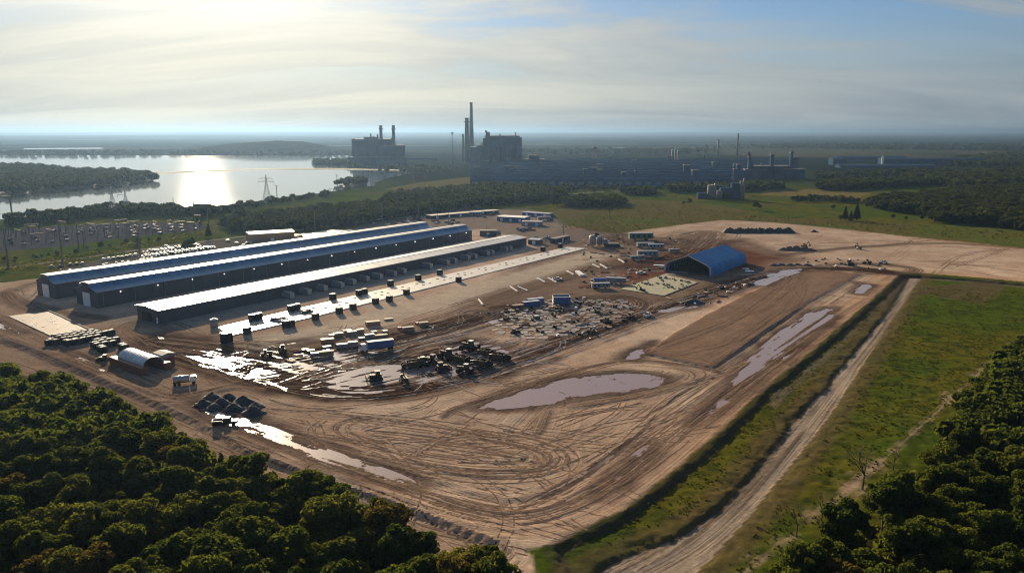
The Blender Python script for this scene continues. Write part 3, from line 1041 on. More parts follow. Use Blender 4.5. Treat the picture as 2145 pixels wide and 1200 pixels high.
for pix_, lv_ in (([(380, 735), (540, 728), (800, 690), (1000, 640), (1180, 600), (1340, 560), (1420, 590), (1640, 560), (1700, 560), (1420, 665), (1200, 735), (1050, 790), (900, 832), (700, 845), (560, 800), (450, 790)], -0.36),
                  ([(990, 655), (1100, 620), (1330, 640), (1320, 680), (1190, 720), (1050, 690)], -0.21)):
    o = flat('puddle', W(pix_), lv_, M['puddle'], 'structure')
    o['label'] = 'rain water lying in the deep ruts of the haul roads' if lv_ < -.3 else 'rain water lying between the foundations'
near_lake = [p for p in LAKE]
flat('lake', ragged(LAKE, 40, 5, 4), 0.65, M['lake'], 'structure')
for nm, px_ in (('far_pond', [(50, 311.5), (215, 310.5), (215, 312.5), (50, 313.5)]), ('far_pond', [(1190, 310), (1308, 309.5), (1308, 311.5), (1190, 312)]),
                ('far_pond', [(1705, 307.5), (1830, 308), (1830, 309.6), (1705, 309)]), ('far_pond', [(872, 335), (912, 334), (912, 336.5), (872, 337)])):
    flat(nm, W(px_), 1.5, M['lake'], 'structure')


def mound(name, pts, h, mat, step=30, seed=1, kind='structure', skirt=40.0):
    """a low piece of land with a rounded rim"""
    a = np.asarray(pts)
    x0, x1, y0, y1 = a[:, 0].min(), a[:, 0].max(), a[:, 1].min(), a[:, 1].max()
    gx, gy = np.meshgrid(np.arange(x0, x1 + step, step), np.arange(y0, y1 + step, step))
    x, y = gx.ravel(), gy.ravel()
    Dm, _, _ = poly_dist(x, y, pts)
    sd = np.where(inside(x, y, pts), Dm, -Dm) + (fbm(x / 60, y / 60, 3, seed) - .5) * step
    z = -1.2 + (h + 2.2) * smooth(sd, -step * .4, skirt) * (.7 + .6 * fbm(x / 120, y / 120, 3, seed + 1))
    nx = gx.shape[1]
    r, c = np.nonzero(np.maximum(np.maximum(sd.reshape(gx.shape)[:-1, :-1], sd.reshape(gx.shape)[1:, 1:]), sd.reshape(gx.shape)[1:, :-1]) > -step)
    k0 = r * nx + c
    me = bpy.data.meshes.new(name)
    me.from_pydata(np.stack([x, y, z], 1).tolist(), [], np.stack([k0, k0 + 1, k0 + 1 + nx, k0 + nx], 1).tolist())
    me.polygons.foreach_set('use_smooth', [True] * len(me.polygons))
    me.materials.append(mat)
    o = bpy.data.objects.new(name, me)
    COL.objects.link(o)
    return tag(o, kind=kind)


M['land'] = solid('scrub land', (0.06, 0.075, 0.03), 0.9, 0, 0.4, 0.02)
M['hill'] = solid('spoil hill turf', (0.035, 0.038, 0.022), 0.95, 0, 0.35, 0.008, spec=0.0)
mound('peninsula', ISLAND, 3.0, M['land'], 14, 2)
mound('islet', ISLET, 2.0, M['land'], 8, 3, skirt=12)
mound('causeway', W([(-100, 362.5), (330, 363.2), (520, 355.2), (700, 354.4), (870, 357.2), (870, 358.6), (700, 356.0), (520, 356.6), (330, 365), (-100, 364.3)]), 1.2, M['land'], 9, 5, skirt=8)
mound('hill', W([(300, 324), (440, 322), (560, 322), (740, 322), (770, 318), (735, 312), (560, 313), (420, 314)]), 44, M['hill'], 50, 7, skirt=330)
mound('hill', W([(1010, 316), (1200, 316), (1400, 316), (1400, 313), (1200, 312.6), (1010, 313)]), 20, M['hill'], 60, 9, skirt=260)


# ------------------------------------------------------------------ single tyre tracks pressed into the mud
axs, ays, Zg = np.array(xs), np.array(ys), Z.reshape(NY, NX)


def ground_z(x, y):
    i = np.clip(np.searchsorted(axs, x) - 1, 0, NX - 2)
    j = np.clip(np.searchsorted(ays, y) - 1, 0, NY - 2)
    u, v = (x - axs[i]) / (axs[i + 1] - axs[i]), (y - ays[j]) / (ays[j + 1] - ays[j])
    return (Zg[j, i] * (1 - u) + Zg[j, i + 1] * u) * (1 - v) + (Zg[j + 1, i] * (1 - u) + Zg[j + 1, i + 1] * u) * v


class Ribbons:
    def __init__(self):
        self.v, self.f = [], []

    def add(self, pts, w, rr_, gaps=.3, lift=.035, only=None):
        p = np.asarray(pts, float)
        seg = np.hypot(*np.diff(p, axis=0).T)
        s_ = np.concatenate([[0], np.cumsum(seg)])
        n = int(s_[-1] / 1.1)
        if n < 4:
            return
        t_ = np.linspace(0, s_[-1], n)
        x, y = np.interp(t_, s_, p[:, 0]), np.interp(t_, s_, p[:, 1])
        ph = rr_.uniform(0, 9)
        dx, dy = np.gradient(x), np.gradient(y)
        L_ = np.hypot(dx, dy) + 1e-9
        nx, ny = -dy / L_, dx / L_
        wob = (vnoise(t_ / 6 + ph, t_ * 0, 5) - .5) * .5
        x, y = x + nx * wob, y + ny * wob
        ww = w * (.55 + .9 * vnoise(t_ / 3 + ph, t_ * 0 + 3, 6)) * .5
        on = vnoise(t_ / 11 + ph, t_ * 0 + 7, 8) > gaps
        xa, ya, xb, yb = x + nx * ww, y + ny * ww, x - nx * ww, y - ny * ww
        ok = inside(x, y, only) if only is not None else None
        za, zb = ground_z(xa, ya) + lift, ground_z(xb, yb) + lift
        b0 = len(self.v)
        for k in range(n):
            self.v += [(xa[k], ya[k], za[k]), (xb[k], yb[k], zb[k])]
        for k in range(n - 1):
            if on[k] and (ok is None or ok[k]):
                self.f.append((b0 + 2 * k, b0 + 2 * k + 1, b0 + 2 * k + 3, b0 + 2 * k + 2))

    def build(self, name, mat):
        me = bpy.data.meshes.new(name)
        me.from_pydata(self.v, [], self.f)
        me.materials.append(mat)
        o = bpy.data.objects.new(name, me)
        COL.objects.link(o)
        return tag(o, kind='stuff')


M['track_dark'] = solid('pressed wet soil', (.16, .112, .08), .9, 0, .45, .7, spec=.0)
M['track_wet'] = solid('water in a rut', (.10, .08, .07), .2, 0, .3, .5, spec=.5)
RD_, RW_ = Ribbons(), Ribbons()
tr = random.Random(31)


def offset(pts, o):
    p = np.asarray(pts, float)
    d_ = np.gradient(p, axis=0)
    d_ /= np.hypot(d_[:, 0], d_[:, 1])[:, None] + 1e-9
    return np.stack([p[:, 0] - d_[:, 1] * o, p[:, 1] + d_[:, 0] * o], 1)


SITE_IN = SITE
WETZONE = W([(400, 728), (520, 735), (640, 722), (820, 700), (1000, 650), (1180, 600), (1330, 560), (1640, 545), (1680, 575), (1480, 640), (1250, 735), (1080, 800), (900, 838), (700, 848), (540, 800), (420, 770)])


def pair(pts, gauge, w, gaps=.3, wetp=.0):
    for sd in (-.5, .5):
        if tr.random() < wetp:
            RW_.add(offset(pts, sd * gauge), w, tr, gaps + .16, only=WETZONE)
        else:
            RD_.add(offset(pts, sd * gauge), w, tr, gaps, only=SITE_IN)


for k, (pix, hw, churn, mdv) in enumerate(HAUL):
    ln = smooth_line(W(pix), 3)
    if hw < 3:
        continue
    for _ in range(int(4 + hw * (.9 if mdv > .3 else .55))):
        a_ = tr.uniform(0, .55)
        b_ = tr.uniform(a_ + .25, 1)
        sl = ln[int(a_ * len(ln)):max(int(b_ * len(ln)), int(a_ * len(ln)) + 5)]
        o0 = tr.gauss(0, hw * .6)
        o1 = o0 + tr.gauss(0, hw * .18)
        n = len(sl)
        if n < 4:
            continue
        base = np.asarray(sl)
        oo = np.linspace(o0, o1, n)
        d_ = np.gradient(base, axis=0)
        d_ /= np.hypot(d_[:, 0], d_[:, 1])[:, None] + 1e-9
        pts = np.stack([base[:, 0] - d_[:, 1] * oo, base[:, 1] + d_[:, 0] * oo], 1)
        pair(pts, tr.choice([1.7, 1.9, 2.3, 2.8]), tr.uniform(.3, .65), .42, .30 if mdv > .6 else .05)
for t_ in TRAILS:
    if t_[0] == (1540, 1180):
        continue
    pair(smooth_line(W(t_), 3), tr.uniform(1.7, 2.4), .55, .2, .05)
for _ in range(48):          # vehicles turning on the wide bare ground
    x0, y0 = tr.uniform(560, 1400), tr.uniform(850, 1070)
    if 960 < x0 < 1450 and y0 < 870:
        continue
    if y0 > 1090 - (x0 - 1100) * .72 or y0 < 830 + max(0, 900 - x0) * .05:
        continue
    p0 = np.array(P2(x0, y0))
    h_ = tr.gauss(-.55, .22) if x0 < 1050 else tr.gauss(.86, .14)
    cv = tr.gauss(0, .012) if tr.random() < .95 else tr.choice([-1, 1]) * tr.uniform(.04, .08)
    pts = [p0]
    for s_ in range(int(tr.uniform(14, 42))):
        h_ += cv * 2 + tr.gauss(0, .01)
        pts.append(pts[-1] + 2 * np.array([math.cos(h_), math.sin(h_)]))
    pair(pts, tr.choice([1.7, 1.9, 2.4]), tr.uniform(.28, .5), .42, .02)
for _ in range(90):           # churned machine yard and haul bend
    x0, y0 = tr.uniform(400, 1060), tr.uniform(715, 815)
    p0 = np.array(P2(x0, y0))
    h_ = tr.gauss(.5, .45)
    cv = tr.gauss(0, .03)
    pts = [p0]
    for s_ in range(int(tr.uniform(8, 30))):
        h_ += cv * 2
        pts.append(pts[-1] + 2 * np.array([math.cos(h_), math.sin(h_)]))
    pair(pts, 1.9, tr.uniform(.35, .7), .25, .45)
for _ in range(60):           # around the barn, the cluttered yard and the far ground
    x0, y0 = tr.uniform(1180, 2050), tr.uniform(500, 600)
    if x0 > 1560 and y0 > 560:
        continue
    p0 = np.array(P2(x0, y0))
    h_ = tr.gauss(.2, .5)
    cv = tr.gauss(0, .012)
    pts = [p0]
    for s_ in range(int(tr.uniform(12, 40))):
        h_ += cv * 2
        pts.append(pts[-1] + 2.5 * np.array([math.cos(h_), math.sin(h_)]))
    pair(pts, 2.2, tr.uniform(.5, .9), .3, .12)
RD_.build('tyre_tracks', M['track_dark'])
RW_.build('wet_ruts', M['track_wet'])

# ------------------------------------------------------------------ the long halls
def axis_from(p, q_):
    d_ = Vector((q_.x - p.x, q_.y - p.y, 0))
    return math.atan2(d_.y, d_.x), d_.length


def hall_frame(pn, pf, h, back=0.0):
    """eave corner near and far (photo pixels) at height h -> origin, rotation, length; +x along the hall, -y towards the camera side"""
    a, b_ = P(*pn, h), P(*pf, h)
    rz, L = axis_from(a, b_)
    return Vector((a.x, a.y, 0)), rz, L


def monitor_hall(label, pn, pf, lamps, seed):
    e = 7.7
    org, rz, L = hall_frame(pn, pf, e)
    t = thing('data_hall', label, 'hall', org, rz, 'long halls of the works')
    Wd = 19.0
    # walls (local: x 0..L, y 0..Wd)
    MB().box(0.25, L - 0.25, 0.3, Wd - 0.3, -0.5, e - 0.05).build('wall', M['wall_dark'], t)
    c = Wd / 2
    curve = [(-0.35, e - 0.15), (1.0, e + 0.12), (2.6, e + 0.5), (4.2, e + 1.0), (5.3, e + 1.7), (5.9, e + 2.5), (6.1, e + 3.3)]
    low = curve + [(6.1, e + 3.15), (5.6, e + 2.3), (4.2, e + 0.8), (-0.35, e - 0.35)]
    top = [(5.75, e + 3.33), (c, e + 3.75), (Wd - 5.75, e + 3.33), (Wd - 5.75, e + 3.1), (c, e + 3.5), (5.75, e + 3.1)]
    n = 22
    st = (L + 0.6) / n
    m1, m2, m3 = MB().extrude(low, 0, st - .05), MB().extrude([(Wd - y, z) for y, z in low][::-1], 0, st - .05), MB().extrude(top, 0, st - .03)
    for nm, mb, mt in (('roof_panel', m1, M['roof_blue_shade']), ('roof_panel', m2, M['roof_light']), ('ridge_panel', m3, M['roof_light'])):  # same sheet roof: near slope coloured as blue shade, sunlit far slope pale
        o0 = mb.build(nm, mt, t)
        o0.location.x = -.3
        for k in range(1, n):
            o1 = o0.copy()
            COL.objects.link(o1)
            o1.location.x = -.3 + k * st
    o0 = MB().tube((0, .2, 0), (0, .2, e - .3), .09, .09, 6).build('downpipe', M['wall_grey'], t)
    o0.location.x = 3
    for k in range(1, 19):
        o1 = o0.copy()
        COL.objects.link(o1)
        o1.location.x = 3 + k * (L - 6) / 18
    MB().box(-.2, L + .2, -.52, -.36, e - .36, e - .14).build('gutter', M['wall_grey'], t)
    MB().box(0.1, L - 0.1, 6.15, Wd - 6.15, e, e + 3.1).build('monitor_wall', M['wall_dark'], t)
    MB().box(-0.06, 0.2, c - 3.1, c + 3.1, 0.0, 6.3).build('door', M['white'], t)['label'] = 'tall white sliding door in the near end wall'
    rr = random.Random(seed)
    for k in range(lamps):
        x = L * (k + .6) / lamps
        MB().tube((x, 0.27, e - 1.5), (x, -0.18, e - 1.6), 0.16, 0.24, 8).build('wall_lamp', M['lamp'], t)
    return t


monitor_hall('farthest of the long halls, near roof tinted as blue shade, beside the packed car park', (114, 594), (906, 476), 14, 1)
monitor_hall('middle of the three long halls, near roof tinted as blue shade, tall white end door', (202, 611.7), (989.5, 481.5), 15, 2)

# the low flat hall in front
e = 5.9
org, RZ, L3 = hall_frame((332, 650), (1104, 497), e)
pl = P(286, 639.5, e)
ax = Vector((math.cos(RZ), math.sin(RZ), 0))
nx_ = Vector((-math.sin(RZ), math.cos(RZ), 0))
W3 = (pl - Vector((org.x, org.y, e))).dot(nx_)
t3 = thing('low_hall', 'nearest of the long halls, low with a pale nearly flat roof', 'hall', org, RZ, 'long halls of the works')
MB().box(0.2, L3 - 0.2, 0.3, W3 - 0.3, -0.5, e - 0.1).build('wall', M['wall_dark'], t3)
r1 = W3 * 0.52
nseg = 12
for k in range(nseg):
    x0, x1 = -0.4 + (L3 + 0.8) * k / nseg, -0.4 + (L3 + 0.8) * (k + 1) / nseg - 0.06
    MB().extrude([(-0.5, e - 0.05), (r1 - 0.25, e + 0.75), (r1 - 0.25, e + 0.62), (-0.5, e - 0.2)], x0, x1).build('roof_panel', M['roof_light'], t3)
    MB().extrude([(W3 + 0.5, e + 0.25), (W3 + 0.5, e + 0.1), (r1 + 0.12, e + 0.78), (r1 + 0.12, e + 0.92)], x0, x1).build('roof_panel', M['roof_light'], t3)
MB().box(-0.4, L3 + 0.4, r1 - 0.25, r1 + 0.12, e + 0.4, e + 0.7).build('valley_gutter', M['wall_dark'], t3)
MB().box(-0.02, 0.19, 1.2, 2.2, 0, 2.6).build('door', M['white'], t3)
MB().box(-0.05, 0.19, W3 * .35, W3 * .75, 0, 3.9).build('loading_door', M['black_steel'], t3)


# cooling boxes standing square to the low hall
def cooling_box():
    t = thing('cooling_unit', 'long grey cooling unit standing square to the low hall', 'cooling unit')
    MB().box(-1.25, 1.25, 0, 13.0, 0.3, 2.9).build('casing', M['wall_grey'], t)
    MB().box(-1.3, 1.3, -0.12, 0.0, 0.2, 3.0).build('end_frame', M['galv'], t)
    MB().box(-1.15, 1.15, 0.2, 12.8, 0.0, 0.28).build('skid', M['black_steel'], t)
    for k in range(7):
        y = 0.9 + k * 1.25
        MB().tube((0, y, 2.86), (0, y, 3.35), 0.52, 0.55, 10).build('fan_cowl', M['galv'], t)
    return t


KC = Kind(cooling_box)
cb = [(285, 690), (430, 660), (565, 630), (705, 605), (805, 580), (918, 555), (1030, 535), (1145, 510), (1225, 490), (1445, 450), (1585, 420), (1650, 405),
      (1760, 380), (1820, 370), (1920, 345), (1960, 338), (2075, 312), (2110, 305)]
for k, (zx, zy) in enumerate(cb):
    p = P(540 + zx / 3.972, 440 + zy / 3.972, 2.9)
    KC.put((p.x, p.y, 0.0), RZ, f'long grey cooling unit in front of the low hall, {ORD[k]} from its near end', 'cooling units along the low hall')

# small things on the near end of the halls
def generator(mat, lid):
    def f():
        t = thing('generator_box', 'x', 'generator')
        MB().box(-1.6, 1.6, -1.2, 1.2, 0.25, 2.9).build('housing', mat, t)
        MB().box(-1.68, 1.68, -1.28, 1.28, 2.9, 3.08).build('lid', lid, t)
        MB().box(-1.5, 1.5, -1.0, 1.0, 0, 0.25).build('skid', M['rust'], t)
        return t
    return f


# transformer blocks on both sides of the pale slab
def transformer():
    t = thing('transformer', 'x', 'transformer')
    MB().box(-1.3, 1.3, -1.1, 1.1, 0.2, 3.0).build('tank', M['black_steel'], t)
    MB().box(-1.35, 1.35, -1.15, 1.15, 3.0, 3.15).build('lid', M['pale_lid'], t)
    mb = MB()
    for k in range(6):
        mb.box(-1.1 + k * .42, -0.98 + k * .42, -1.5, -1.1, 0.5, 2.6)
    mb.build('radiator', M['black_steel'], t)
    for s in (-.7, 0, .7):
        MB().tube((s, 0.2, 3.1), (s, 0.2, 3.7), 0.12, 0.08, 6).build('bushing', M['rust'], t)
    MB().box(-1.5, 1.5, -1.3, 1.3, 0, 0.2).build('plinth', M['concrete_wet'], t)
    return t


KT = Kind(transformer)
backrow = [(529, 673), (542, 670), (610, 653), (622, 650), (697, 628), (752, 620), (763, 617), (818, 599), (876, 587), (921, 576), (1137, 526), (1173, 519)]
for k, (a, b_) in enumerate(backrow):
    p = P(a, b_)
    KT.put((p.x, p.y, 0), RZ, f'black pale lidded transformer behind the long slab, {ORD[k]} from its near end', 'transformers behind the pale slab', .98)
front = [(518, 700), (599, 686), (610, 684), (661, 670), (711, 657), (740, 649), (787, 637), (816, 632), (852, 618), (961, 591)]
for k, (a, b_) in enumerate(front):
    p = P(a, b_)
    KT.put((p.x, p.y, 0), RZ + math.pi, f'black transformer before the long slab, {ORD[k]} from its near end', 'transformers in front of the pale slab', .95)
p = P(475, 719)
KT.put((p.x, p.y, 0), RZ, 'black transformer with a bright lid standing alone near the slab end', 'transformers in front of the pale slab', 1.35)
p = P(449, 684)
t = thing('water_tank', 'round upright tank with a glaring white top near the end of the pale slab', 'tank', (p.x, p.y, 0))
MB().tube((0, 0, 0), (0, 0, 3.2), 1.6, 1.6, 20).build('shell', M['wall_grey'], t, True)
MB().tube((0, 0, 3.2), (0, 0, 3.6), 1.65, 0.4, 20).build('cap', M['white'], t)

# ------------------------------------------------------------------ slabs
def slab(name, label, pix, h, mat, cat='slab'):
    pts = W(pix, h)
    n = len(pts)
    mb = MB()
    area = sum(pts[i][0] * pts[(i + 1) % n][1] - pts[(i + 1) % n][0] * pts[i][1] for i in range(n))
    if area < 0:
        pts = pts[::-1]
    mb.add([(x, y, h) for x, y in pts] + [(x, y, -0.4) for x, y in pts],
           [tuple(range(n))] + [(i, n + i, n + (i + 1) % n, (i + 1) % n) for i in range(n)])
    o = mb.build(name, mat)
    return tag(o, label, cat)


s4 = slab('concrete_slab', 'long pale concrete slab strip parallel to the low hall, pocked with dark footings', [(456, 685), (640, 642), (1189, 517), (1228, 520), (657, 663), (525, 693), (482, 702)], 0.35, M['concrete'])
for k in range(17):
    f = (k + .45) / 17
    for dv, du in ((0.30, 0), (0.30, .018), (0.62, .004), (0.62, .022)):
        ff = f + du
        a0, b0 = P(456 + (1189 - 456) * ff, 685 + (517 - 685) * ff, .35), P(482 + (1228 - 482) * ff, 702 + (520 - 702) * ff, .35)
        p = a0.lerp(b0, dv)
        mb = MB()
        mb.box(-.75, .75, -.22, .22, 0.355, 0.50).box(-.22, .22, -.75, -.222, 0.355, 0.49).box(-.22, .22, .222, .75, 0.355, 0.49)
        o = mb.build('footing', M['black_steel'], s4)
        o.location = (p.x, p.y, 0)
        o.rotation_euler = (0, 0, RZ)
        if k > 0 or dv + du > .31:
            me0 = s4.children[0].data
            old = o.data
            o.data = me0
            bpy.data.meshes.remove(old)
sl = slab('concrete_slab', 'flat grey concrete slab scattered with shiny scraps at the left edge', [(18, 662), (97, 651), (186, 688), (104, 702)], 0.3, M['concrete_wet'])
for k in range(26):
    u, v = random.random(), random.random()
    a0, b0 = P(18 + 79 * u, 662 - 11 * u, .3), P(104 + 82 * u, 702 - 14 * u, .3)
    p = a0.lerp(b0, .15 + .8 * v)
    o = MB().box(-.5, .5, -.2, .2, 0, .12).build('scrap', M['white'])
    o.location = (p.x, p.y, .302)
    o.rotation_euler = (0, 0, random.uniform(0, 3))
    tag(o, 'small shiny white scrap lying on the flat grey slab at the left edge', 'scrap', 'scraps on the grey slab')
a0, b0 = P(78, 641), P(188, 692)
t = tag(MB().tube((a0.x, a0.y, .3), (b0.x, b0.y, .3), .35, .35, 8).build('pipeline', M['pole']), 'dark pipe lying along the far edge of the flat grey slab', 'pipe')
slab('concrete_slab', 'green grey slab with rubble in front of the fabric barn', [(1299, 605), (1392, 574), (1462, 591), (1391, 619)], 0.35, M['moss_concrete'])
slab('concrete_slab', 'long pale slab behind the far hall beside the tan office', [(620, 491), (700, 481), (738, 482), (640, 497)], 0.3, M['concrete'])
rr = random.Random(5)
for k in range(40):
    u, v = rr.random(), rr.random() ** 1.3
    a0, b0 = P(1392 + 70 * u, 576 + 15 * u, .35), P(1305 + 86 * u, 602 + 14 * u, .35)
    p = a0.lerp(b0, .08 + .6 * v)
    o = MB().box(-.6, .6, -.4, .4, 0, .5, taper=.12).build('rubble_block', M['concrete_wet'] if k % 3 else M['moss_concrete'])
    o.location = (p.x, p.y, .35)
    o.rotation_euler = (0, 0, rr.uniform(0, 3))
    s_ = rr.uniform(.6, 1.6)
    o.scale = (s_, s_, s_)
    tag(o, 'lump of rubble lying on the green grey slab in front of the fabric barn', 'rubble', 'rubble on the green grey slab')

# ------------------------------------------------------------------ office and sheds north of the halls
def shed(label, pn, pf, width, h, wall, roof, over=.4, name='shed', rise=.5, cat='shed', doors=1):
    """pn, pf: base of the near-side wall from left to right"""
    a, b_ = P(*pn), P(*pf)
    rz, L = axis_from(a, b_)
    t = thing(name, label, cat, (a.x, a.y, 0), rz)
    MB().box(0, L, 0.15, width - .15, -.4, h - .02).build('wall', wall, t)
    MB().extrude([(-over, h), (width / 2, h + rise), (width + over, h), (width + over, h + .18), (width / 2, h + rise + .18), (-over, h + .18)][::-1], -over, L + over).build('roof', roof, t)
    for k in range(doors):
        x = L * (k + .5) / doors
        MB().box(x - 1.2, x + 1.2, 0.02, .14, 0, min(2.6, h * .8)).build('door', M['white'], t)
    return t


of = shed('tan office block with a curved pale roof behind the far hall', (524, 509), (617, 503), 16, 6.2, M['timber'], M['tan_roof'], .6, 'office_building', 1.0, 'office')
shed('low brown annex joined to the right end of the tan office', (616, 505), (634, 500), 8, 3.0, M['timber'], M['timber'], .2)
shed('long low shed with a pale roof at the far corner of the works yard', (904, 459), (1045, 447), 9, 3.0, M['wall_dark'], M['tan_roof'], .4, 'long_shed', .3, 'shed', 6)
shed('white roofed site office in the far yard', (1041, 463), (1098, 466), 14, 4.0, M['blue_steel'], M['white'], .4, 'site_office', .3, 'office', 3)
shed('pale grey cabin below the white roofed site office', (1092, 473), (1134, 474), 9, 3.6, M['wall_grey'], M['wall_grey'], .2, 'site_cabin', .2, 'cabin', 2)
shed('blue grey cabin row at the edge of the far yard', (1094, 452), (1150, 456), 8, 3.4, M['blue_steel'], M['galv'], .3, 'site_cabin', .2, 'cabin', 3)
shed('dark walled enclosure behind the middle hall', (1005, 495), (1040, 495), 7, 4.2, M['wall_dark'], M['wall_dark'], .1, 'plant_enclosure', .1, 'enclosure', 1)
shed('dark lean-to at the far end of the low hall', (1106, 512), (1130, 513), 9, 3.4, M['wall_dark'], M['galv'], .2, 'lean_to', .2, 'shed', 1)
shed('dark container shelter beside the far end of the pale slab', (1164, 510), (1194, 503), 5, 3.2, M['wall_dark'], M['wall_dark'], .1, 'container_shelter', .1, 'shelter', 1)

# ------------------------------------------------------------------ fabric barn, blue shade put into its colour
A, Bq = P(1392, 568), P(1489, 579)
rzb, Wb = axis_from(A, Bq)
Cb = P(1563, 551)
dv = Vector((-math.sin(rzb), math.cos(rzb), 0))
Lb = (Cb - Bq).length
rz2 = math.atan2((Cb - Bq).y, (Cb - Bq).x)
mid = (A + Bq) / 2
hap = hgt(mid, 535)
t = thing('fabric_barn', 'big fabric barn tinted as blue shade with an open dark front on the muddy ground', 'barn', (mid.x, mid.y, 0), rz2)
# across direction: local -y is the viewer's right; local x runs back
hw = Wb / 2 * abs(math.sin(rzb - rz2))
he = hap * .52
prof = [(-hw, 0), (-hw * 1.0, he * .45), (-hw * .97, he * .8), (-hw * .88, he * 1.05), (0, hap), (hw * .88, he * 1.05), (hw * .97, he * .8), (hw, he * .45), (hw, 0)]


def shell(name, pr, x0, x1, mat, th, par):
    inn = [(y * (1 - th / hw), max(0, z - th)) for y, z in pr]
    ring = pr + inn[::-1]
    return MB().extrude(ring, x0, x1).build(name, mat, par)


nrib = 14
rp = [prof[3], prof[4], prof[5]]
for k in range(nrib):
    x0, x1 = Lb * k / nrib, Lb * (k + 1) / nrib - .04
    for side in (0, 1):
        pr = [prof[3], prof[4]] if side == 0 else [prof[4], prof[5]]
        nn = [(y, z - .12) for y, z in pr]
        MB().extrude(pr + nn[::-1], x0, x1).build('roof_panel', M['fabric_blue_shade'], t)
        w_ = prof[:4] if side == 0 else prof[5:]
        ww = [(y * .985, z) for y, z in w_]
        MB().extrude(w_ + ww[::-1], x0, x1).build('wall_panel', M['fabric_blue_shade'], t)
    mb = MB()
    pr = [(y * .965, z * .975) for y, z in prof]
    p2 = [(y * .93, z * .95) for y, z in prof]
    mb.extrude(pr + p2[::-1], x0, x0 + .3)
    mb.build('rib', M['galv'], t)
MB().extrude([(y * .96, z * .97) for y, z in prof], Lb - .3, Lb - .1).build('back_wall', M['barn_in'], t)
fr = [(y * 1.012, z * 1.012) for y, z in prof] + [(y * .955, z * .955) for y, z in prof][::-1]
MB().extrude(fr, -.35, -.02).build('front_frame', M['galv'], t)

# ------------------------------------------------------------------ round white shelter on containers
fl, fr_, bl = P(305, 787), P(352, 775), P(236, 761)
rzq, Lq = axis_from(bl, fl)
wq = abs((fr_ - fl).dot(Vector((-math.sin(rzq), math.cos(rzq), 0))))
wq = max(wq, 8.5)
ctr = bl.lerp(fl, .5) + Vector((-math.sin(rzq), math.cos(rzq), 0)) * (wq / 2)
t = thing('round_shelter', 'white half round shelter roof spanning two rust red containers', 'shelter', (ctr.x, ctr.y, 0), rzq)
htop = hgt(P(328, 781), 750)
rise = htop - 2.6
hwq = wq / 2 - .6
nrib = 14
arc = [(hwq * math.cos(math.pi * k / 14), 2.62 + rise * math.sin(math.pi * k / 14)) for k in range(15)]
l0, l1 = -Lq * .36, Lq * .40
for k in range(nrib):
    x0, x1 = l0 + (l1 - l0) * k / nrib, l0 + (l1 - l0) * (k + 1) / nrib
    inn = [(y * .975, 2.6 + (z - 2.6) * .965) for y, z in arc]
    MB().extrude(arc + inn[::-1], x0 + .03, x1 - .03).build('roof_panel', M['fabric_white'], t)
    rb1 = [(y * 1.02, 2.6 + (z - 2.6) * 1.02) for y, z in arc]
    rb0 = [(y * .96, 2.6 + (z - 2.6) * .95) for y, z in arc]
    MB().extrude(rb1 + rb0[::-1], x0 - .028, x0 + .028).build('rib', M['galv'], t)
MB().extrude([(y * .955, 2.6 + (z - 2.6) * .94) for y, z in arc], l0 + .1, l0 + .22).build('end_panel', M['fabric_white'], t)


def container(mat, L=12.2, w=2.44, h=2.6, name='shipping_container'):
    def f():
        t = thing(name, 'x', 'container')
        MB().box(-L / 2, L / 2, -w / 2, w / 2, .1, h - .08).build('body', mat, t)
        MB().box(-L / 2 - .03, L / 2 + .03, -w / 2 - .03, w / 2 + .03, h - .08, h).build('roof', mat, t)
        mb = MB()
        n = int(L / .55)
        for k in range(n):
            x = -L / 2 + .3 + k * (L - .5) / n
            mb.box(x, x + .2, -w / 2 - .05, -w / 2 + .001, .2, h - .15)
            mb.box(x, x + .2, w / 2 - .001, w / 2 + .05, .2, h - .15)
        mb.build('corrugation', mat, t)
        for s in (-1, 1):
            MB().box(L / 2, L / 2 + .06, min(s * .02, s * (w / 2 - .05)), max(s * .02, s * (w / 2 - .05)), .2, h - .15).build('door', mat, t)
        return t
    return f


KR = Kind(container(M['rust']))
nq = Vector((-math.sin(rzq), math.cos(rzq), 0))
aq = Vector((math.cos(rzq), math.sin(rzq), 0))
for s, lab in ((-1, 'rust red container carrying the near edge of the round shelter'), (1, 'rust red container carrying the far edge of the round shelter')):
    for k, o_ in enumerate((-6.6, 5.8)):
        p = ctr + nq * (s * (wq / 2 - .3)) + aq * (o_ * Lq / 25)
        KR.put((p.x, p.y, 0), rzq, lab + (', back end' if k == 0 else ', front end'), 'containers under the round shelter', (Lq / 25, 1, 1))
p = P(342, 765)
o = MB().extrude([(-3.4, 2.62), (-2.4, 3.6), (0, 4.1), (2.4, 3.6), (3.4, 2.62)], -3.2, 3.2).build('canvas_awning', M['timber_grey'])
o.location = (p.x - 1, p.y + 3.5, 0)
o.rotation_euler = (0, 0, rzq)
tag(o, 'grey canvas awning beyond the round shelter, resting on a container', 'awning')
p2 = P(342, 765)
KR.put((p2.x - 1, p2.y + 3.5, 0), rzq, 'rust red container under the grey canvas awning', 'containers under the round shelter', (.55, 1.6, 1))

# ------------------------------------------------------------------ black crates with pale lids
def crate():
    t = thing('steel_crate', 'x', 'crate')
    MB().box(-1.25, 1.25, -.95, .95, .15, 2.25).build('body', M['black_steel'], t)
    MB().box(-.9, .9, -.26, .26, 2.25, 2.40).build('lid', M['pale_lid'], t)
    MB().box(-1.1, 1.1, -.8, .8, 0, .15).build('pallet', M['timber_grey'], t)
    return t


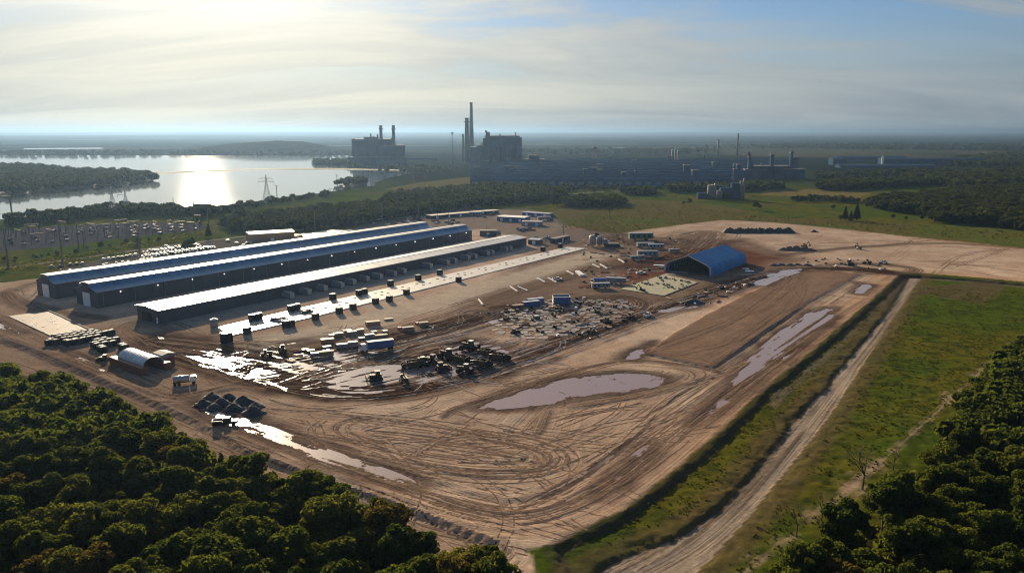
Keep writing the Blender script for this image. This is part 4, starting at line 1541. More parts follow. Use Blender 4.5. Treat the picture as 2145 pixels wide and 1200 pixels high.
KX = Kind(crate)
zc_ = [(285, 318), (345, 338), (400, 302), (465, 322), (425, 365), (520, 285), (580, 307), (530, 350), (610, 383), (640, 330), (660, 272), (730, 293), (745, 365),
       (770, 253), (790, 320), (850, 275), (860, 345), (880, 238), (895, 298), (960, 257), (980, 325), (1005, 283), (470, 402), (510, 412), (615, 395), (735, 372), (215, 380), (175, 408), (280, 400),
       (1115, 262), (1210, 242)]
for k, (a, b_) in enumerate(zc_):
    p = P(80 + a / 7.944, 660 + b_ / 7.944, 2.3)
    row = 'far rows' if b_ < 300 else ('middle rows' if b_ < 350 else 'front rows')
    KX.put((p.x, p.y, 0), RZ + random.uniform(-.06, .06), f'black pale lidded crate in the {row} of the big block of crates', f'black crates in the {row} of the big block')
for k, (a, b_) in enumerate([(975, 390), (1045, 408), (1090, 368), (1105, 440), (1175, 387), (1235, 422), (1290, 368)]):
    p = P(80 + a / 7.944, 660 + b_ / 7.944, 2.3)
    KX.put((p.x, p.y, 0), RZ + random.uniform(-.06, .06), 'black steel crate with a pale lid in the smaller right hand cluster', 'black crates in the right cluster')
for k, (a, b_) in enumerate([(935, 438), (975, 462), (1045, 500), (1075, 522)]):
    p = P(80 + a / 7.944, 660 + b_ / 7.944, 2.3)
    KX.put((p.x, p.y, 0), RZ + .1, 'black steel crate with a cluttered pale lid at the front corner of the right cluster', 'cluttered black crates at the front')
for k, (a, b_) in enumerate([(1392, 468), (1430, 488)]):
    p = P(80 + a / 7.944, 660 + b_ / 7.944, 2.3)
    KX.put((p.x, p.y, 0), RZ + .1, 'black steel crate with a pale lid just behind the round shelter', 'black crates behind the round shelter')

# ------------------------------------------------------------------ crates, cabins and containers in the middle yard
def timber_box(mat, lid):
    def f():
        t = thing('packing_case', 'x', 'packing case')
        MB().box(-.5, .5, -.5, .5, .04, .93).build('side', mat, t)
        MB().box(-.51, .51, -.51, .51, .93, 1.0).build('lid', lid, t)
        mb = MB()
        for k in range(5):
            x = -.45 + k * .22
            mb.box(x, x + .03, -.525, -.5, .04, .93)
            mb.box(x, x + .03, .5, .525, .04, .93)
        mb.build('batten', mat, t)
        return t
    return f


BOXK = {'tan': Kind(timber_box(M['timber'], M['tan_roof'])), 'grey': Kind(timber_box(M['timber_grey'], M['pale_lid'])), 'brown': Kind(timber_box(M['timber'], M['timber_grey'])),
        'white': Kind(timber_box(M['wall_grey'], M['white'])), 'green': Kind(timber_box(M['green_steel'], M['pale_lid'])), 'red': Kind(timber_box(M['rust'], M['rust'])),
        'blue': Kind(timber_box(M['blue_steel'], M['galv'])), 'dark': Kind(timber_box(M['black_steel'], M['pale_lid']))}
cases = [
    (410, 620, 600, 720, 'tan', 'wide tan packing case at the left end of the tan row'), (545, 625, 540, 640, 'tan', 'tall bright tan packing case behind the wide tan one'),
    (620, 780, 512, 610, 'tan', 'long tan packing case in the middle of the tan row'), (780, 920, 462, 560, 'tan', 'tan packing case right of the long one in the tan row'),
    (850, 1000, 478, 590, 'grey', 'grey topped case at the near side of the tan row'), (1000, 1125, 440, 560, 'tan', 'tan packing case at the right end of the tan row'),
    (1155, 1390, 310, 430, 'brown', 'large brown open case below the pale slab'), (1462, 1610, 290, 340, 'brown', 'low brown case right of the large open one'),
    (1140, 1300, 525, 640, 'white', 'pale grey cabin case at the left of the middle cluster'), (1250, 1340, 495, 560, 'white', 'small white topped case at the back of the middle cluster'),
    (1310, 1520, 530, 655, 'brown', 'long brown case at the right of the middle cluster, behind the dark trailer'), (1435, 1520, 490, 540, 'grey', 'small grey case behind the long brown one'),
    (670, 850, 685, 800, 'grey', 'left of the two square grey cases'), (860, 1020, 640, 780, 'grey', 'right of the two square grey cases'),
    (440, 575, 750, 805, 'grey', 'low grey case above the bottom row'), (240, 380, 832, 950, 'grey', 'grey case in the bottom row'), (380, 610, 798, 935, 'brown', 'long brown case at the right of the bottom row'),
    (90, 200, 803, 850, 'green', 'flat green case at the left of the bottom row'), (175, 300, 818, 865, 'green', 'pale green case next in the bottom row'),
    (1690, 1760, 430, 492, 'red', 'small rust red box left of a brown case'), (1762, 1960, 405, 520, 'brown', 'brown case beside the small rust red box'),
    (1987, 2040, 352, 412, 'red', 'rust red box at the far right of the yard'), (2042, 2200, 325, 440, 'brown', 'brown case at the far right of the yard'),
    (1035, 1160, 618, 655, 'grey', 'flat grey pallet load left of the middle cluster'),
]
for x0, x1, y0, y1, kd, lab in cases:
    bx, by = 620 + (x0 + x1) / 2 / 7.944, 630 + y1 / 7.944 - 1.5
    p = P(bx, by)
    m_ = pxm(p)
    wid = (x1 - x0) / 7.944 / m_
    dep = max(2.0, wid * .45)
    hg = max(.7, min(3.0, ((y1 - y0) / 7.944 * .62) / m_))
    BOXK[kd].put((p.x, p.y + dep * .35, 0), RZ - .55, lab, 'cases in the middle yard', (wid, dep, hg))
yardc = [(1085, 645, 5.5, 2.4, 1.6, 'red', 'rust and blue skip at the left of the blue container pair'), (1112, 640, 8.5, 2.6, 2.2, 'blue', 'front blue container in the muddy yard'),
         (1121, 634, 8.5, 2.6, 2.2, 'blue', 'back blue container in the muddy yard'), (1124, 668, 2.4, 2.0, 1.6, 'green', 'yellow green bin on the foundation field')]
for a, b_, l_, w_, h_, kd, lab in yardc:
    p = P(a, b_)
    BOXK[kd].put((p.x, p.y, 0), RZ - .5, lab, 'containers in the muddy yard', (l_, w_, h_))
p = P(1176, 634)
t = thing('open_container', 'white edged open top container with a dark interior in the muddy yard', 'container', (p.x, p.y, 0), .03)
LL, WW, HH = 36 / pxm(p), 6.0, 3.2
for nm, args in (('side_panel', (-LL / 2, LL / 2, -WW / 2, -WW / 2 + .15, .1, HH)), ('side_panel', (-LL / 2, LL / 2, WW / 2 - .15, WW / 2, .1, HH)),
                 ('end_panel', (-LL / 2 + .002, -LL / 2 + .15, -WW / 2 + .152, WW / 2 - .152, .1, HH - .01)), ('end_panel', (LL / 2 - .15, LL / 2 - .002, -WW / 2 + .152, WW / 2 - .152, .1, HH - .01)),
                 ('floor', (-LL / 2 + .16, LL / 2 - .16, -WW / 2 + .16, WW / 2 - .16, 0, .2))):
    MB().box(*args).build(nm, M['white'] if nm == 'end_panel' else M['blue_steel'] if nm == 'side_panel' else M['black_steel'], t)
for s in (-1, 1):
    MB().box(-LL / 2 - .05, LL / 2 + .05, s * WW / 2 - .25, s * WW / 2 + .12, HH + .003, HH + .25).build('rim', M['white'], t)

# ------------------------------------------------------------------ white pipes and beams laid out in rows
rows = [((1068.6, 600.3), (1083.7, 610.3)), ((1084.5, 600.3), (1104.5, 609)), ((1124.6, 582), (1141.6, 591)), ((1148, 582), (1165, 591)), ((1186.5, 567), (1201.5, 575)),
        ((1002.5, 627), (1011.3, 638)), ((1241, 553.5), (1256.5, 560.5)), ((1257, 553.5), (1272, 561.8)), ((1295, 542.3), (1308, 549.8))]
for k, (a, b_) in enumerate(rows):
    p, q_ = P(*a, .5), P(*b_, .5)
    t = thing('concrete_beam', f'white beam lying on the sandy strip, {ORD[k]} of the laid out beams', 'beam', ((p.x + q_.x) / 2, (p.y + q_.y) / 2, 0), math.atan2(q_.y - p.y, q_.x - p.x), 'white beams laid out on the strip')
    l_ = (q_ - p).length / 2
    MB().box(-l_, l_, -.32, .32, .2, .8).build('beam', M['pipe_white'], t)
    for s in (-.6, .6):
        MB().box(l_ * s - .15, l_ * s + .15, -.7, .7, 0, .2).build('bearer', M['timber'], t)
p, q_ = P(1209, 568, .6), P(1220, 577, .6)
t = thing('sheet_stack', 'glaring white stack of sheets on the sandy strip, brightest of all', 'sheet stack', ((p.x + q_.x) / 2, (p.y + q_.y) / 2, 0), math.atan2(q_.y - p.y, q_.x - p.x))
l_ = (q_ - p).length / 2
for k in range(4):
    MB().box(-l_, l_, -1.3, 1.3, .1 + k * .25, .32 + k * .25).build('sheet', M['poly'], t)

# ------------------------------------------------------------------ spoil and gravel heaps
for k, (a, b_, lab) in enumerate([(440.6, 834, 'back left'), (477, 839, 'back centre left'), (507, 846, 'back centre right'), (534, 855, 'far right'), (423, 851, 'far left'), (462, 851, 'middle'),
                                  (446, 858, 'front left'), (487, 860, 'front centre'), (529, 868, 'front right')]):
    p = P(a, b_)
    o = MB().cone((0, 0, -.2), 2.8 + .5 * ((k * 7) % 3), 2.5 + .4 * ((k * 5) % 4) / 2, 1.9 + .3 * (k % 3), 18, .19, k + 3, 6).build('gravel_pile', M['gravel_pile'], smooth=True)
    o.location = (p.x, p.y + 1, 0)
    tag(o, f'dark gravel pile by the bright puddle, {lab} of the nine', 'gravel pile', 'gravel piles by the bright puddle')
p = P(1588, 487)
mb = MB()
for k in range(24):
    mb.cone((-25 + k * 2.15, (k % 3) * 1.1 - 1, -.2), 5.2 + (k % 2), 5.5, 3.9 + .5 * math.sin(k * 1.7), 14, .12, k, 4)
o = mb.build('spoil_heap', M['black_pile'], smooth=True)
o.location = (p.x, p.y, 0)
tag(o, 'long black heap on the far sandy ground', 'heap')
p = P(1668, 524)
mb = MB()
for k, (dx, h_) in enumerate([(-9, 2.2), (-5, 3), (0, 3.4), (5, 2.6), (9, 1.8)]):
    mb.cone((dx, 0, -.2), 6, 4.5, h_, 14, .18, k + 20, 4)
o = mb.build('spoil_heap', M['dirt_pile'], smooth=True)
o.location = (p.x, p.y, 0)
tag(o, 'brown spoil heap with a digger on it on the far ground', 'heap')
p = P(1450, 634)
o = MB().cone((0, 0, -.2), 7, 4, 2.2, 16, .15, 31, 4).build('spoil_heap', M['gravel_pile'], smooth=True)
o.location = (p.x, p.y, 0)
tag(o, 'small grey heap beside pale water in the muddy yard', 'heap')
p = P(1705, 486)
o = MB().cone((0, 0, -.1), 3.6, 2.5, 1.9, 12, .2, 33, 4).build('spoil_heap', M['black_pile'], smooth=True)
o.location = (p.x, p.y, 0)
tag(o, 'small dark heap alone on the far sandy ground', 'heap')
mb = MB()
for k in range(5):
    mb.cone((-10 + k * 5, (k % 2) * 1.2, -.2), 4.5, 3, 1.5, 12, .2, 40 + k, 3)
p = P(1560, 560)
o = mb.build('spoil_heap', M['dirt_pile'], smooth=True)
p = P(1655, 556)
o.location = (p.x, p.y, 0)
tag(o, 'low dark spoil bank right of the fabric barn', 'heap')

M['pad_grey'] = solid('wet grey pad', (0.14, 0.115, 0.108), 0.5, 0, .35, .5, spec=.3, rand=.45)
# ------------------------------------------------------------------ earthmoving machines and vehicles
def wheel_ob(x, y, r, w, par, name='wheel'):
    o = MB().tube((x, y - w / 2, r), (x, y + w / 2, r), r, r, 14).build(name, M['tyre'], par)
    MB().tube((x, y - w / 2 - .02, r), (x, y + w / 2 + .02, r), r * .5, r * .5, 10).build('rim', M['plant_dark'], o)
    return o


def tractor():
    t = thing('tractor', 'x', 'tractor')
    MB().box(.2, 3.4, -.55, .55, 1.3, 2.5, taper=.1).build('bonnet', M['yellow'], t)
    MB().box(-3.0, .2, -.8, .8, 1.1, 1.9).build('chassis', M['plant_dark'], t)
    c_ = MB().box(-1.3, .2, -.85, .85, 1.9, 2.5).build('cab', M['yellow'], t)
    MB().box(-1.2, .1, -.8, .8, 2.5, 3.5, taper=.08).build('window', M['glass'], c_)
    MB().box(-1.4, .3, -.95, .95, 3.5, 3.65).build('cab_roof', M['white'], c_)
    MB().tube((1.2, .3, 2.45), (1.2, .3, 3.7), .09, .09, 6).build('exhaust', M['black_steel'], t)
    for x in (2.0, -2.0):
        for s in (-1, 1):
            wheel_ob(x, s * 1.25, 1.0, .8, t)
            wheel_ob(x, s * 2.1, 1.0, .7, t)
    return t


def scraper():
    t = thing('scraper', 'x', 'scraper')
    prof = [(-2.2, .5), (2.0, .35), (2.5, 1.2), (2.4, 2.2), (1.2, 2.5), (-2.0, 2.3), (-2.6, 1.6)]
    MB().extrude([(x, z) for x, z in prof], -1.7, -1.55, 'y').build('bowl_side', M['yellow'], t)
    MB().extrude([(x, z) for x, z in prof], 1.55, 1.7, 'y').build('bowl_side', M['yellow'], t)
    MB().box(-2.4, 2.2, -1.54, 1.54, .5, .8).build('bowl_floor', M['plant_dark'], t)
    MB().box(-2.5, -2.2, -1.54, 1.54, .8, 2.3).build('ejector', M['plant_dark'], t)
    MB().cone((0, 0, .7), 2.0, 1.4, 1.9, 12, .15, 3, 3).build('load', M['dirt_pile'], t)
    MB().tube((2.2, 1.4, 2.2), (4.4, .2, 1.4), .2, .2, 8).build('draft_arm', M['yellow'], t)
    MB().tube((2.2, -1.4, 2.2), (4.4, -.2, 1.4), .2, .2, 8).build('draft_arm', M['yellow'], t)
    for s in (-1, 1):
        wheel_ob(-3.2, s * 1.1, .95, .8, t)
    MB().box(-4.0, -2.4, -.5, .5, .8, 1.2).build('rear_frame', M['plant_dark'], t)
    return t


def dozer():
    t = thing('bulldozer', 'x', 'bulldozer')
    for s in (-1, 1):
        pr = [(-2.2, .25), (-1.8, 0), (1.8, 0), (2.2, .25), (2.2, .75), (1.7, 1.1), (-1.7, 1.1), (-2.2, .8)]
        MB().extrude(pr, s * 1.25 - .3, s * 1.25 + .3, 'y').build('track', M['tyre'], t)
    MB().box(-1.9, 2.0, -.9, .9, .7, 1.9, taper=.1).build('body', M['yellow'], t)
    c_ = MB().box(-1.4, .2, -.85, .85, 1.9, 2.9, taper=.08).build('cab', M['glass'], t)
    MB().box(-1.5, .3, -.95, .95, 2.9, 3.05).build('cab_roof', M['yellow'], c_)
    MB().extrude([(2.9, .05), (3.15, .4), (3.1, 1.0), (2.95, 1.5), (2.8, 1.5), (2.9, .9), (2.9, .4)], -1.9, 1.9, 'y').build('blade', M['yellow'], t)
    for s in (-1, 1):
        MB().tube((0.5, s * 1.62, .6), (2.95, s * 1.62, .5), .12, .12, 6).build('push_arm', M['plant_dark'], t)
    MB().tube((1.2, .3, 1.85), (1.2, .3, 2.9), .08, .08, 6).build('exhaust', M['black_steel'], t)
    return t


def loader():
    t = thing('wheel_loader', 'x', 'loader')
    MB().box(-3.2, -.4, -.95, .95, 1.0, 2.2, taper=.1).build('engine_cover', M['yellow'], t)
    MB().box(-.4, 1.8, -.7, .7, .9, 1.5).build('chassis', M['plant_dark'], t)
    c_ = MB().box(-1.0, .4, -.75, .75, 2.2, 3.3, taper=.08).build('cab', M['glass'], t)
    MB().box(-1.1, .5, -.85, .85, 3.3, 3.45).build('cab_roof', M['yellow'], c_)
    for s in (-1, 1):
        MB().tube((.8, s * .6, 1.9), (3.2, s * .6, .9), .16, .16, 6).build('lift_arm', M['yellow'], t)
    MB().extrude([(3.1, .1), (4.4, .1), (4.2, .25), (3.4, .4), (3.3, 1.1), (3.6, 1.5), (3.4, 1.55), (3.0, 1.0)], -1.4, 1.4, 'y').build('bucket', M['plant_dark'], t)
    for x in (1.5, -1.9):
        for s in (-1, 1):
            wheel_ob(x, s * 1.1, .8, .65, t)
    return t


def excavator():
    t = thing('excavator', 'x', 'excavator')
    for s in (-1, 1):
        pr = [(-2.1, .3), (-1.7, 0), (1.7, 0), (2.1, .3), (2.1, .6), (1.7, .95), (-1.7, .95), (-2.1, .6)]
        MB().extrude(pr, s * 1.2 - .32, s * 1.2 + .32, 'y').build('track', M['tyre'], t)
    MB().box(-2.4, 1.3, -1.35, 1.35, 1.05, 2.1, taper=.08).build('house', M['yellow'], t)
    c_ = MB().box(.1, 1.5, .25, 1.3, 2.1, 3.0, taper=.06).build('cab', M['glass'], t)
    MB().box(0, 1.6, .15, 1.4, 3.0, 3.12).build('cab_roof', M['yellow'], c_)
    MB().tube((1.0, -.3, 1.8), (4.0, -.3, 4.6), .32, .26, 8).build('boom', M['yellow'], t)
    MB().tube((4.0, -.3, 4.6), (6.2, -.3, 2.0), .24, .18, 8).build('stick', M['yellow'], t)
    MB().extrude([(5.9, 1.9), (6.5, 2.1), (6.6, 1.2), (5.9, .8), (5.5, 1.1)], -.85, .25, 'y').build('bucket', M['plant_dark'], t)
    MB().tube((1.6, -.3, 1.6), (3.2, -.3, 3.6), .12, .1, 6).build('ram', M['galv'], t)
    return t


KM = {'tractor': Kind(tractor), 'scraper': Kind(scraper), 'dozer': Kind(dozer), 'loader': Kind(loader), 'excavator': Kind(excavator)}
mach = [
    ('dozer', 787, 795, RZ + 2.5, 1.35, 'muddy bulldozer on the left of the flooded machine park'), ('excavator', 846, 800, 1.9, 1.15, 'excavator with lowered boom at the near side of the machine park'),
    ('scraper', 864, 768, .3, 1.25, 'scraper bowl at the left of the machine cluster'), ('tractor', 884, 765, 2.2, 1.2, 'articulated tractor with white cab roof behind the scraper'),
    ('loader', 908, 762, -.6, 1.35, 'wheel loader with raised cab in the middle of the machine cluster'), ('tractor', 938, 750, 2.5, 1.35, 'articulated tractor at the back of the machine cluster'),
    ('dozer', 926, 775, .4, 1.3, 'bulldozer in the front of the machine cluster'), ('scraper', 968, 758, 2.6, 1.3, 'scraper bowl behind the front pair of machines'),
    ('scraper', 1008, 766, 2.7, 1.3, 'scraper bowl right of the front machines'), ('tractor', 974, 780, 2.8, 1.15, 'low tractor nearest the haul road in the machine park'),
    ('tractor', 984, 733, 2.6, 1.4, 'articulated tractor at the far end of the machine row'), ('scraper', 1017, 744, 2.65, 1.3, 'scraper bowl next to the far tractor'),
    ('scraper', 1046, 753, 2.65, 1.3, 'scraper bowl at the right end of the machine park'),
    ('dozer', 1078, 698, .8, .9, 'small bulldozer on the bare corner right of the machine park'), ('dozer', 1270, 676, 2.0, 1.1, 'small bulldozer on the foundation field'),
    ('loader', 1320, 667, 1.0, 1.0, 'dark loader at the right edge of the foundation field'), ('excavator', 1250, 655, 2.6, .8, 'small excavator among the foundations'),
    ('loader', 1238, 697, .2, .9, 'small loader at the near edge of the foundation field'), ('excavator', 1345, 610, 2.2, .9, 'small digger at the corner of the green grey slab'),
    ('excavator', 1685, 519, .6, 1.25, 'digger on top of the brown spoil heap'), ('excavator', 1798, 522, 1.6, 1.2, 'small digger standing alone on the far haul road'),
    ('dozer', 1780, 556, .2, 1.5, 'large muddy tracked machine in the spoil by the right haul road'), ('loader', 1815, 553, 2.9, 1.2, 'loader beside the machine by the right haul road'),
    ('loader', 592, 737, 2.0, 1.1, 'dark loader at the end of the crate yard'), ('tractor', 558, 745, .4, .9, 'dark tractor on the wet slab left of the crate yard'),
    ('dozer', 218, 755, 3.0, 1.0, 'small dozer parked left of the round shelter'), ('loader', 1170, 648, .4, .8, 'small loader below the white edged container'),
    ('tractor', 1240, 600, .2, .9, 'muddy tractor beside the orange pipes in the cluttered yard'), ('dozer', 1673, 586, 1.2, .5, 'tiny tracked machine on the brown pad beside the silver puddle'),
]
for kd, a, b_, rz, sc, lab in mach:
    p = P(a, b_)
    KM[kd].put((p.x, p.y, -.05), rz, lab, 'earthmoving machines', sc * .75)


def semi():
    t = thing('semi_trailer_truck', 'dark blue box trailer truck with a pale cab beside the middle cases', 'truck')
    MB().box(-6.5, 5.5, -1.25, 1.25, 1.1, 3.9).build('trailer_box', M['blue_steel'], t)
    MB().box(-6.55, 5.55, -1.3, 1.3, 3.9, 3.98).build('trailer_roof', M['pale_lid'], t)
    c_ = MB().box(6.2, 8.6, -1.2, 1.2, .8, 3.2, taper=.15).build('cab', M['white'], t)
    MB().box(7.9, 8.55, -1.05, 1.05, 1.9, 2.8).build('window', M['glass'], c_)
    MB().box(-6.3, 7.5, -.6, .6, .7, 1.1).build('chassis', M['black_steel'], t)
    for x in (-5.6, -4.3, 5.9, 8.0):
        for s in (-1, 1):
            wheel_ob(x, s * 1.0, .52, .4, t)
    return t


p = P(795, 733)
semi_o = semi()
semi_o.location = (p.x, p.y, 0)
semi_o.rotation_euler = (0, 0, RZ + math.pi - .55)
semi_o.scale = (.82, .95, .95)


def tank_truck():
    t = thing('tank_truck', 'white tank truck with a pale round tank on the track by the round shelter', 'truck')
    MB().tube((-3.4, 0, 1.9), (1.4, 0, 1.9), 1.05, 1.05, 14).build('tank', M['galv'], t, True)
    MB().box(-3.6, 3.6, -.5, .5, .7, 1.0).build('chassis', M['black_steel'], t)
    c_ = MB().box(1.7, 3.7, -1.1, 1.1, .8, 2.6, taper=.15).build('cab', M['white'], t)
    MB().box(2.9, 3.66, -1.0, 1.0, 1.7, 2.35).build('window', M['glass'], c_)
    MB().tube((-1.2, 0, 2.9), (-1.2, 0, 3.15), .35, .35, 10).build('hatch', M['white'], t)
    for x in (-2.9, -1.7, 2.7):
        for s in (-1, 1):
            wheel_ob(x, s * .95, .5, .4, t)
    return t


p = P(387, 804)
t = tank_truck()
t.location = (p.x, p.y, -.05)
t.rotation_euler = (0, 0, .42)


def pickup(mat):
    def f():
        t = thing('pickup_truck', 'x', 'pickup')
        MB().box(-2.7, 2.7, -.95, .95, .45, 1.05, taper=.06).build('body', mat, t)
        c_ = MB().box(-.5, 1.3, -.88, .88, 1.05, 1.8, taper=.18).build('cab', M['glass'], t)
        MB().box(-.3, 1.1, -.68, .68, 1.8, 1.86).build('cab_roof', mat, c_)
        for s in (-1, 1):
            MB().box(-2.65, -.55, s * .9 - .06, s * .9 + .06, 1.05, 1.4).build('bed_side', mat, t)
        MB().box(-2.7, -2.58, -.82, .82, 1.05, 1.4).build('tailgate', mat, t)
        for x in (-1.7, 1.7):
            for s in (-1, 1):
                wheel_ob(x, s * .85, .42, .3, t)
        return t
    return f


p = P(472, 889)
pk = pickup(M['car black'])()
pk.location = (p.x, p.y, -.1)
pk.rotation_euler = (0, 0, .25)
pk.scale = (1.25, 1.25, 1.2)
tag(pk, 'dark pickup truck standing in the bright puddle below the gravel piles', 'pickup')
pw = pickup(M['car white'])
KPW = Kind(pw)
for a, b_, rz, lab in [(1342, 574, .2, 'white pickup parked on the red mud left of the fabric barn'), (1356, 663, 1.0, 'white pickup at the right edge of the foundation field'),
                       (1167, 587, .2, 'white pickup beside the laid out beams'), (1850, 551, .3, 'white pickup where the right haul road bends')]:
    p = P(a, b_)
    KPW.put((p.x, p.y, -.05), rz, lab, 'white pickups on the site')


# trailers and plant in the cluttered yard
def trailer(mat, roof):
    def f():
        t = thing('trailer', 'x', 'trailer')
        MB().box(-6, 6, -1.5, 1.5, .8, 3.6).build('body', mat, t)
        MB().box(-6.1, 6.1, -1.6, 1.6, 3.6, 3.75).build('roof', roof, t)
        for x in (-4, -1.5, 1.5, 4):
            MB().box(x - .6, x + .6, -1.53, -1.5, 1.7, 2.7).build('window', M['glass'], t)
        for x in (-3, 3):
            for s in (-1, 1):
                wheel_ob(x, s * 1.0, .42, .3, t)
        return t
    return f


KTG, KTB, KTW = Kind(trailer(M['green_steel'], M['galv'])), Kind(trailer(M['wall_grey'], M['galv'])), Kind(trailer(M['wall_grey'], M['wall_grey']))
for K_, a, b_, rz, sc, lab in [(KTG, 1342, 503, .1, 1.5, 'green grey trailer at the back of the cluttered yard'), (KTB, 1352, 519, .05, 1.0, 'grey trailer behind the long flat roofed one'),
                               (KTB, 1374, 521, .05, .9, 'smaller grey trailer right of the one behind the flat roofed trailer'), (KTW, 1356, 538, .02, 1.1, 'long grey trailer with a flat roof in front of the grey ones'),
                               (KTW, 1335, 545, .3, .8, 'short grey trailer at the end of the long grey one'), (KTB, 1258, 604, .15, .8, 'dark grey trailer beside the blue tarpaulin'),
                               (KTB, 1290, 594, 2.9, .9, 'grey trailer right of the blue tarpaulin'), (KTB, 1412, 528, .2, .6, 'small trailer at the left back of the fabric barn'),
                               (KTW, 995, 452, .2, 1.0, 'grey trailer beyond the far end of the middle hall'), (KTB, 1140, 462, .2, 1.0, 'grey trailer at the corner of the far yard')]:
    p = P(a, b_)
    K_.put((p.x, p.y, 0), rz, lab, 'trailers on the works', sc)
p = P(1262, 590)
t = thing('tarpaulin_stack', 'load under a bright blue tarpaulin in the cluttered yard', 'covered load', (p.x, p.y, 0), .05)
MB().box(-4.4, 4.4, -1.6, 1.6, 0, 1.2).build('load', M['timber'], t)
MB().extrude([(-2.0, .9), (-1.8, 1.3), (-.6, 2.0), (.6, 2.0), (1.8, 1.3), (2.0, .9)], -5, 5).build('tarpaulin', M['tarp'], t)
p = P(1226, 601)
for k in range(5):
    o = MB().tube((-4, 0, .3), (4, 0, .3), .28, .28, 8).build('pipe_length', M['orange'])
    o.location = (p.x + k * 1.5, p.y + (k % 2) * 2.2 - 1, 0)
    o.rotation_euler = (0, 0, .2 + .2 * k)
    tag(o, 'orange pipe length lying loose in the cluttered yard', 'pipe', 'orange pipes in the cluttered yard')
# batching plant (teal) beside the far end of the slab
p = P(1250, 517)
t = thing('batching_plant', 'grey batching plant of silos and pipes beyond the pale slab', 'plant', (p.x, p.y, 0))
for k, (dx, dy, r_, h_) in enumerate([(-3, 0, 2.2, 8), (2, 1, 2.0, 7.2), (6, -1, 1.6, 5.5)]):
    MB().tube((dx, dy, 2), (dx, dy, h_), r_, r_, 12).build('silo', M['wall_grey'], t, True)
    MB().tube((dx, dy, .1), (dx, dy, 2), .3, r_, 12).build('hopper', M['galv'], t)
    for s in (-1, 1):
        MB().tube((dx + s * r_ * .8, dy, 0), (dx + s * r_ * .8, dy, 2.2), .15, .15, 6).build('leg', M['galv'], t)
MB().tube((9, 0, .6), (-2, 0, 8.6), .45, .45, 6).build('conveyor', M['blue_steel'], t)
MB().box(5, 16, -3, 2, 0, 2.6).build('base_block', M['wall_dark'], t)
# loose sheets on the barn's left
for a, b_, w_, l_, lab in [(1383, 556, 8, 3, 'white sheeting lying left of the fabric barn mouth'), (1404, 575, 6, 1.2, 'pale heap of sheeting at the barn mouth'), (1420, 570, 12, .6, 'white pipe row inside the barn mouth'),
                           (1570, 568, 5, 3.5, 'white sheet on the shaded ground right of the fabric barn'), (1562, 563, 4, 2.5, 'smaller white sheet right of the fabric barn')]:
    p = P(a, b_)
    o = MB().box(-w_ / 2, w_ / 2, -l_ / 2, l_ / 2, .02, .22, taper=.1).build('sheeting', M['poly'])
    o.location = (p.x, p.y, 0)
    o.rotation_euler = (0, 0, -.35)
    tag(o, lab, 'sheeting')


# debris scattered over the cluttered ground: countable scraps
def debris(mat, kind_):
    def f():
        if kind_ == 'pallet':
            mb = MB()
            for k in range(5):
                mb.box(-1, 1, -1 + k * .42, -.7 + k * .42, .12, .2)
            for x in (-.9, 0, .9):
                mb.box(x - .08, x + .08, -1, 1, 0, .118)
            o = mb.build('pallet', mat)
            return tag(o, 'x', 'pallet')
        if kind_ == 'bundle':
            t = thing('bundle', 'x', 'bundle')
            for k in range(5):
                MB().tube((-2.5, -.5 + k * .25, .25 + .2 * (k % 2)), (2.5, -.5 + k * .25, .25 + .2 * (k % 2)), .12, .12, 6).build('bar', mat, t)
            return t
        o = MB().box(-.8, .8, -.6, .6, 0, 1.0, taper=.1).build('block', mat)
        return tag(o, 'x', 'block')
    return f


DK = [Kind(debris(M['timber'], 'pallet')), Kind(debris(M['timber_grey'], 'pallet')), Kind(debris(M['galv'], 'bundle')), Kind(debris(M['rust'], 'bundle')), Kind(debris(M['concrete_wet'], 'block')), Kind(debris(M['black_steel'], 'block')), Kind(debris(M['white'], 'block'))]
DN = ['timber pallet', 'grey pallet', 'bundle of grey bars', 'bundle of rusty bars', 'grey block', 'dark block', 'white block']
rr = random.Random(21)
zones = [([(1000, 655), (1060, 640), (1200, 615), (1330, 640), (1310, 680), (1190, 712), (1060, 680)], 140, 'lying on the foundation field'),
         ([(1220, 500), (1300, 490), (1440, 500), (1400, 540), (1310, 560), (1215, 600)], 130, 'in the cluttered yard by the trailers'),
         ([(1300, 560), (1390, 560), (1330, 600), (1210, 612), (1240, 585)], 48, 'on the red mud left of the barn'),
         ([(1390, 625), (1540, 590), (1600, 580), (1500, 640), (1400, 645)], 46, 'on the muddy ground in front of the barn'),
         ([(1660, 540), (1850, 545), (1860, 565), (1700, 560)], 34, 'in the churned mud by the right haul road'),
         ([(560, 730), (640, 715), (700, 740), (620, 762)], 8, 'at the left end of the crate yard'),
         ([(700, 466), (880, 455), (880, 468), (720, 476)], 26, 'in the scrap row behind the far hall')]
for pix, n, where in zones:
    pts = W(pix)
    a = np.asarray(pts)
    k = 0
    while k < n:
        x, y = rr.uniform(a[:, 0].min(), a[:, 0].max()), rr.uniform(a[:, 1].min(), a[:, 1].max())
        if not inside(np.array([x]), np.array([y]), pts)[0]:
            continue
        j = rr.choice([0, 0, 1, 1, 2, 3, 3, 4, 4, 5, 5, 5, 6])
        DK[j].put((x, y, -.02), rr.uniform(0, 3.1), f'{DN[j]} {where}', f'{DN[j]}s {where}', rr.uniform(.45, 1.15))
        k += 1
# row of long black crates behind the far hall
for k in range(14):
    p = P(722 + k * 6.4, 474 - k * 1.0)
    BOXK['dark'].put((p.x, p.y, 0), RZ - .5, f'black case in the row behind the far hall, {ORD[k]} from the left', 'black cases behind the far hall', (6, 2.2, 1.6))


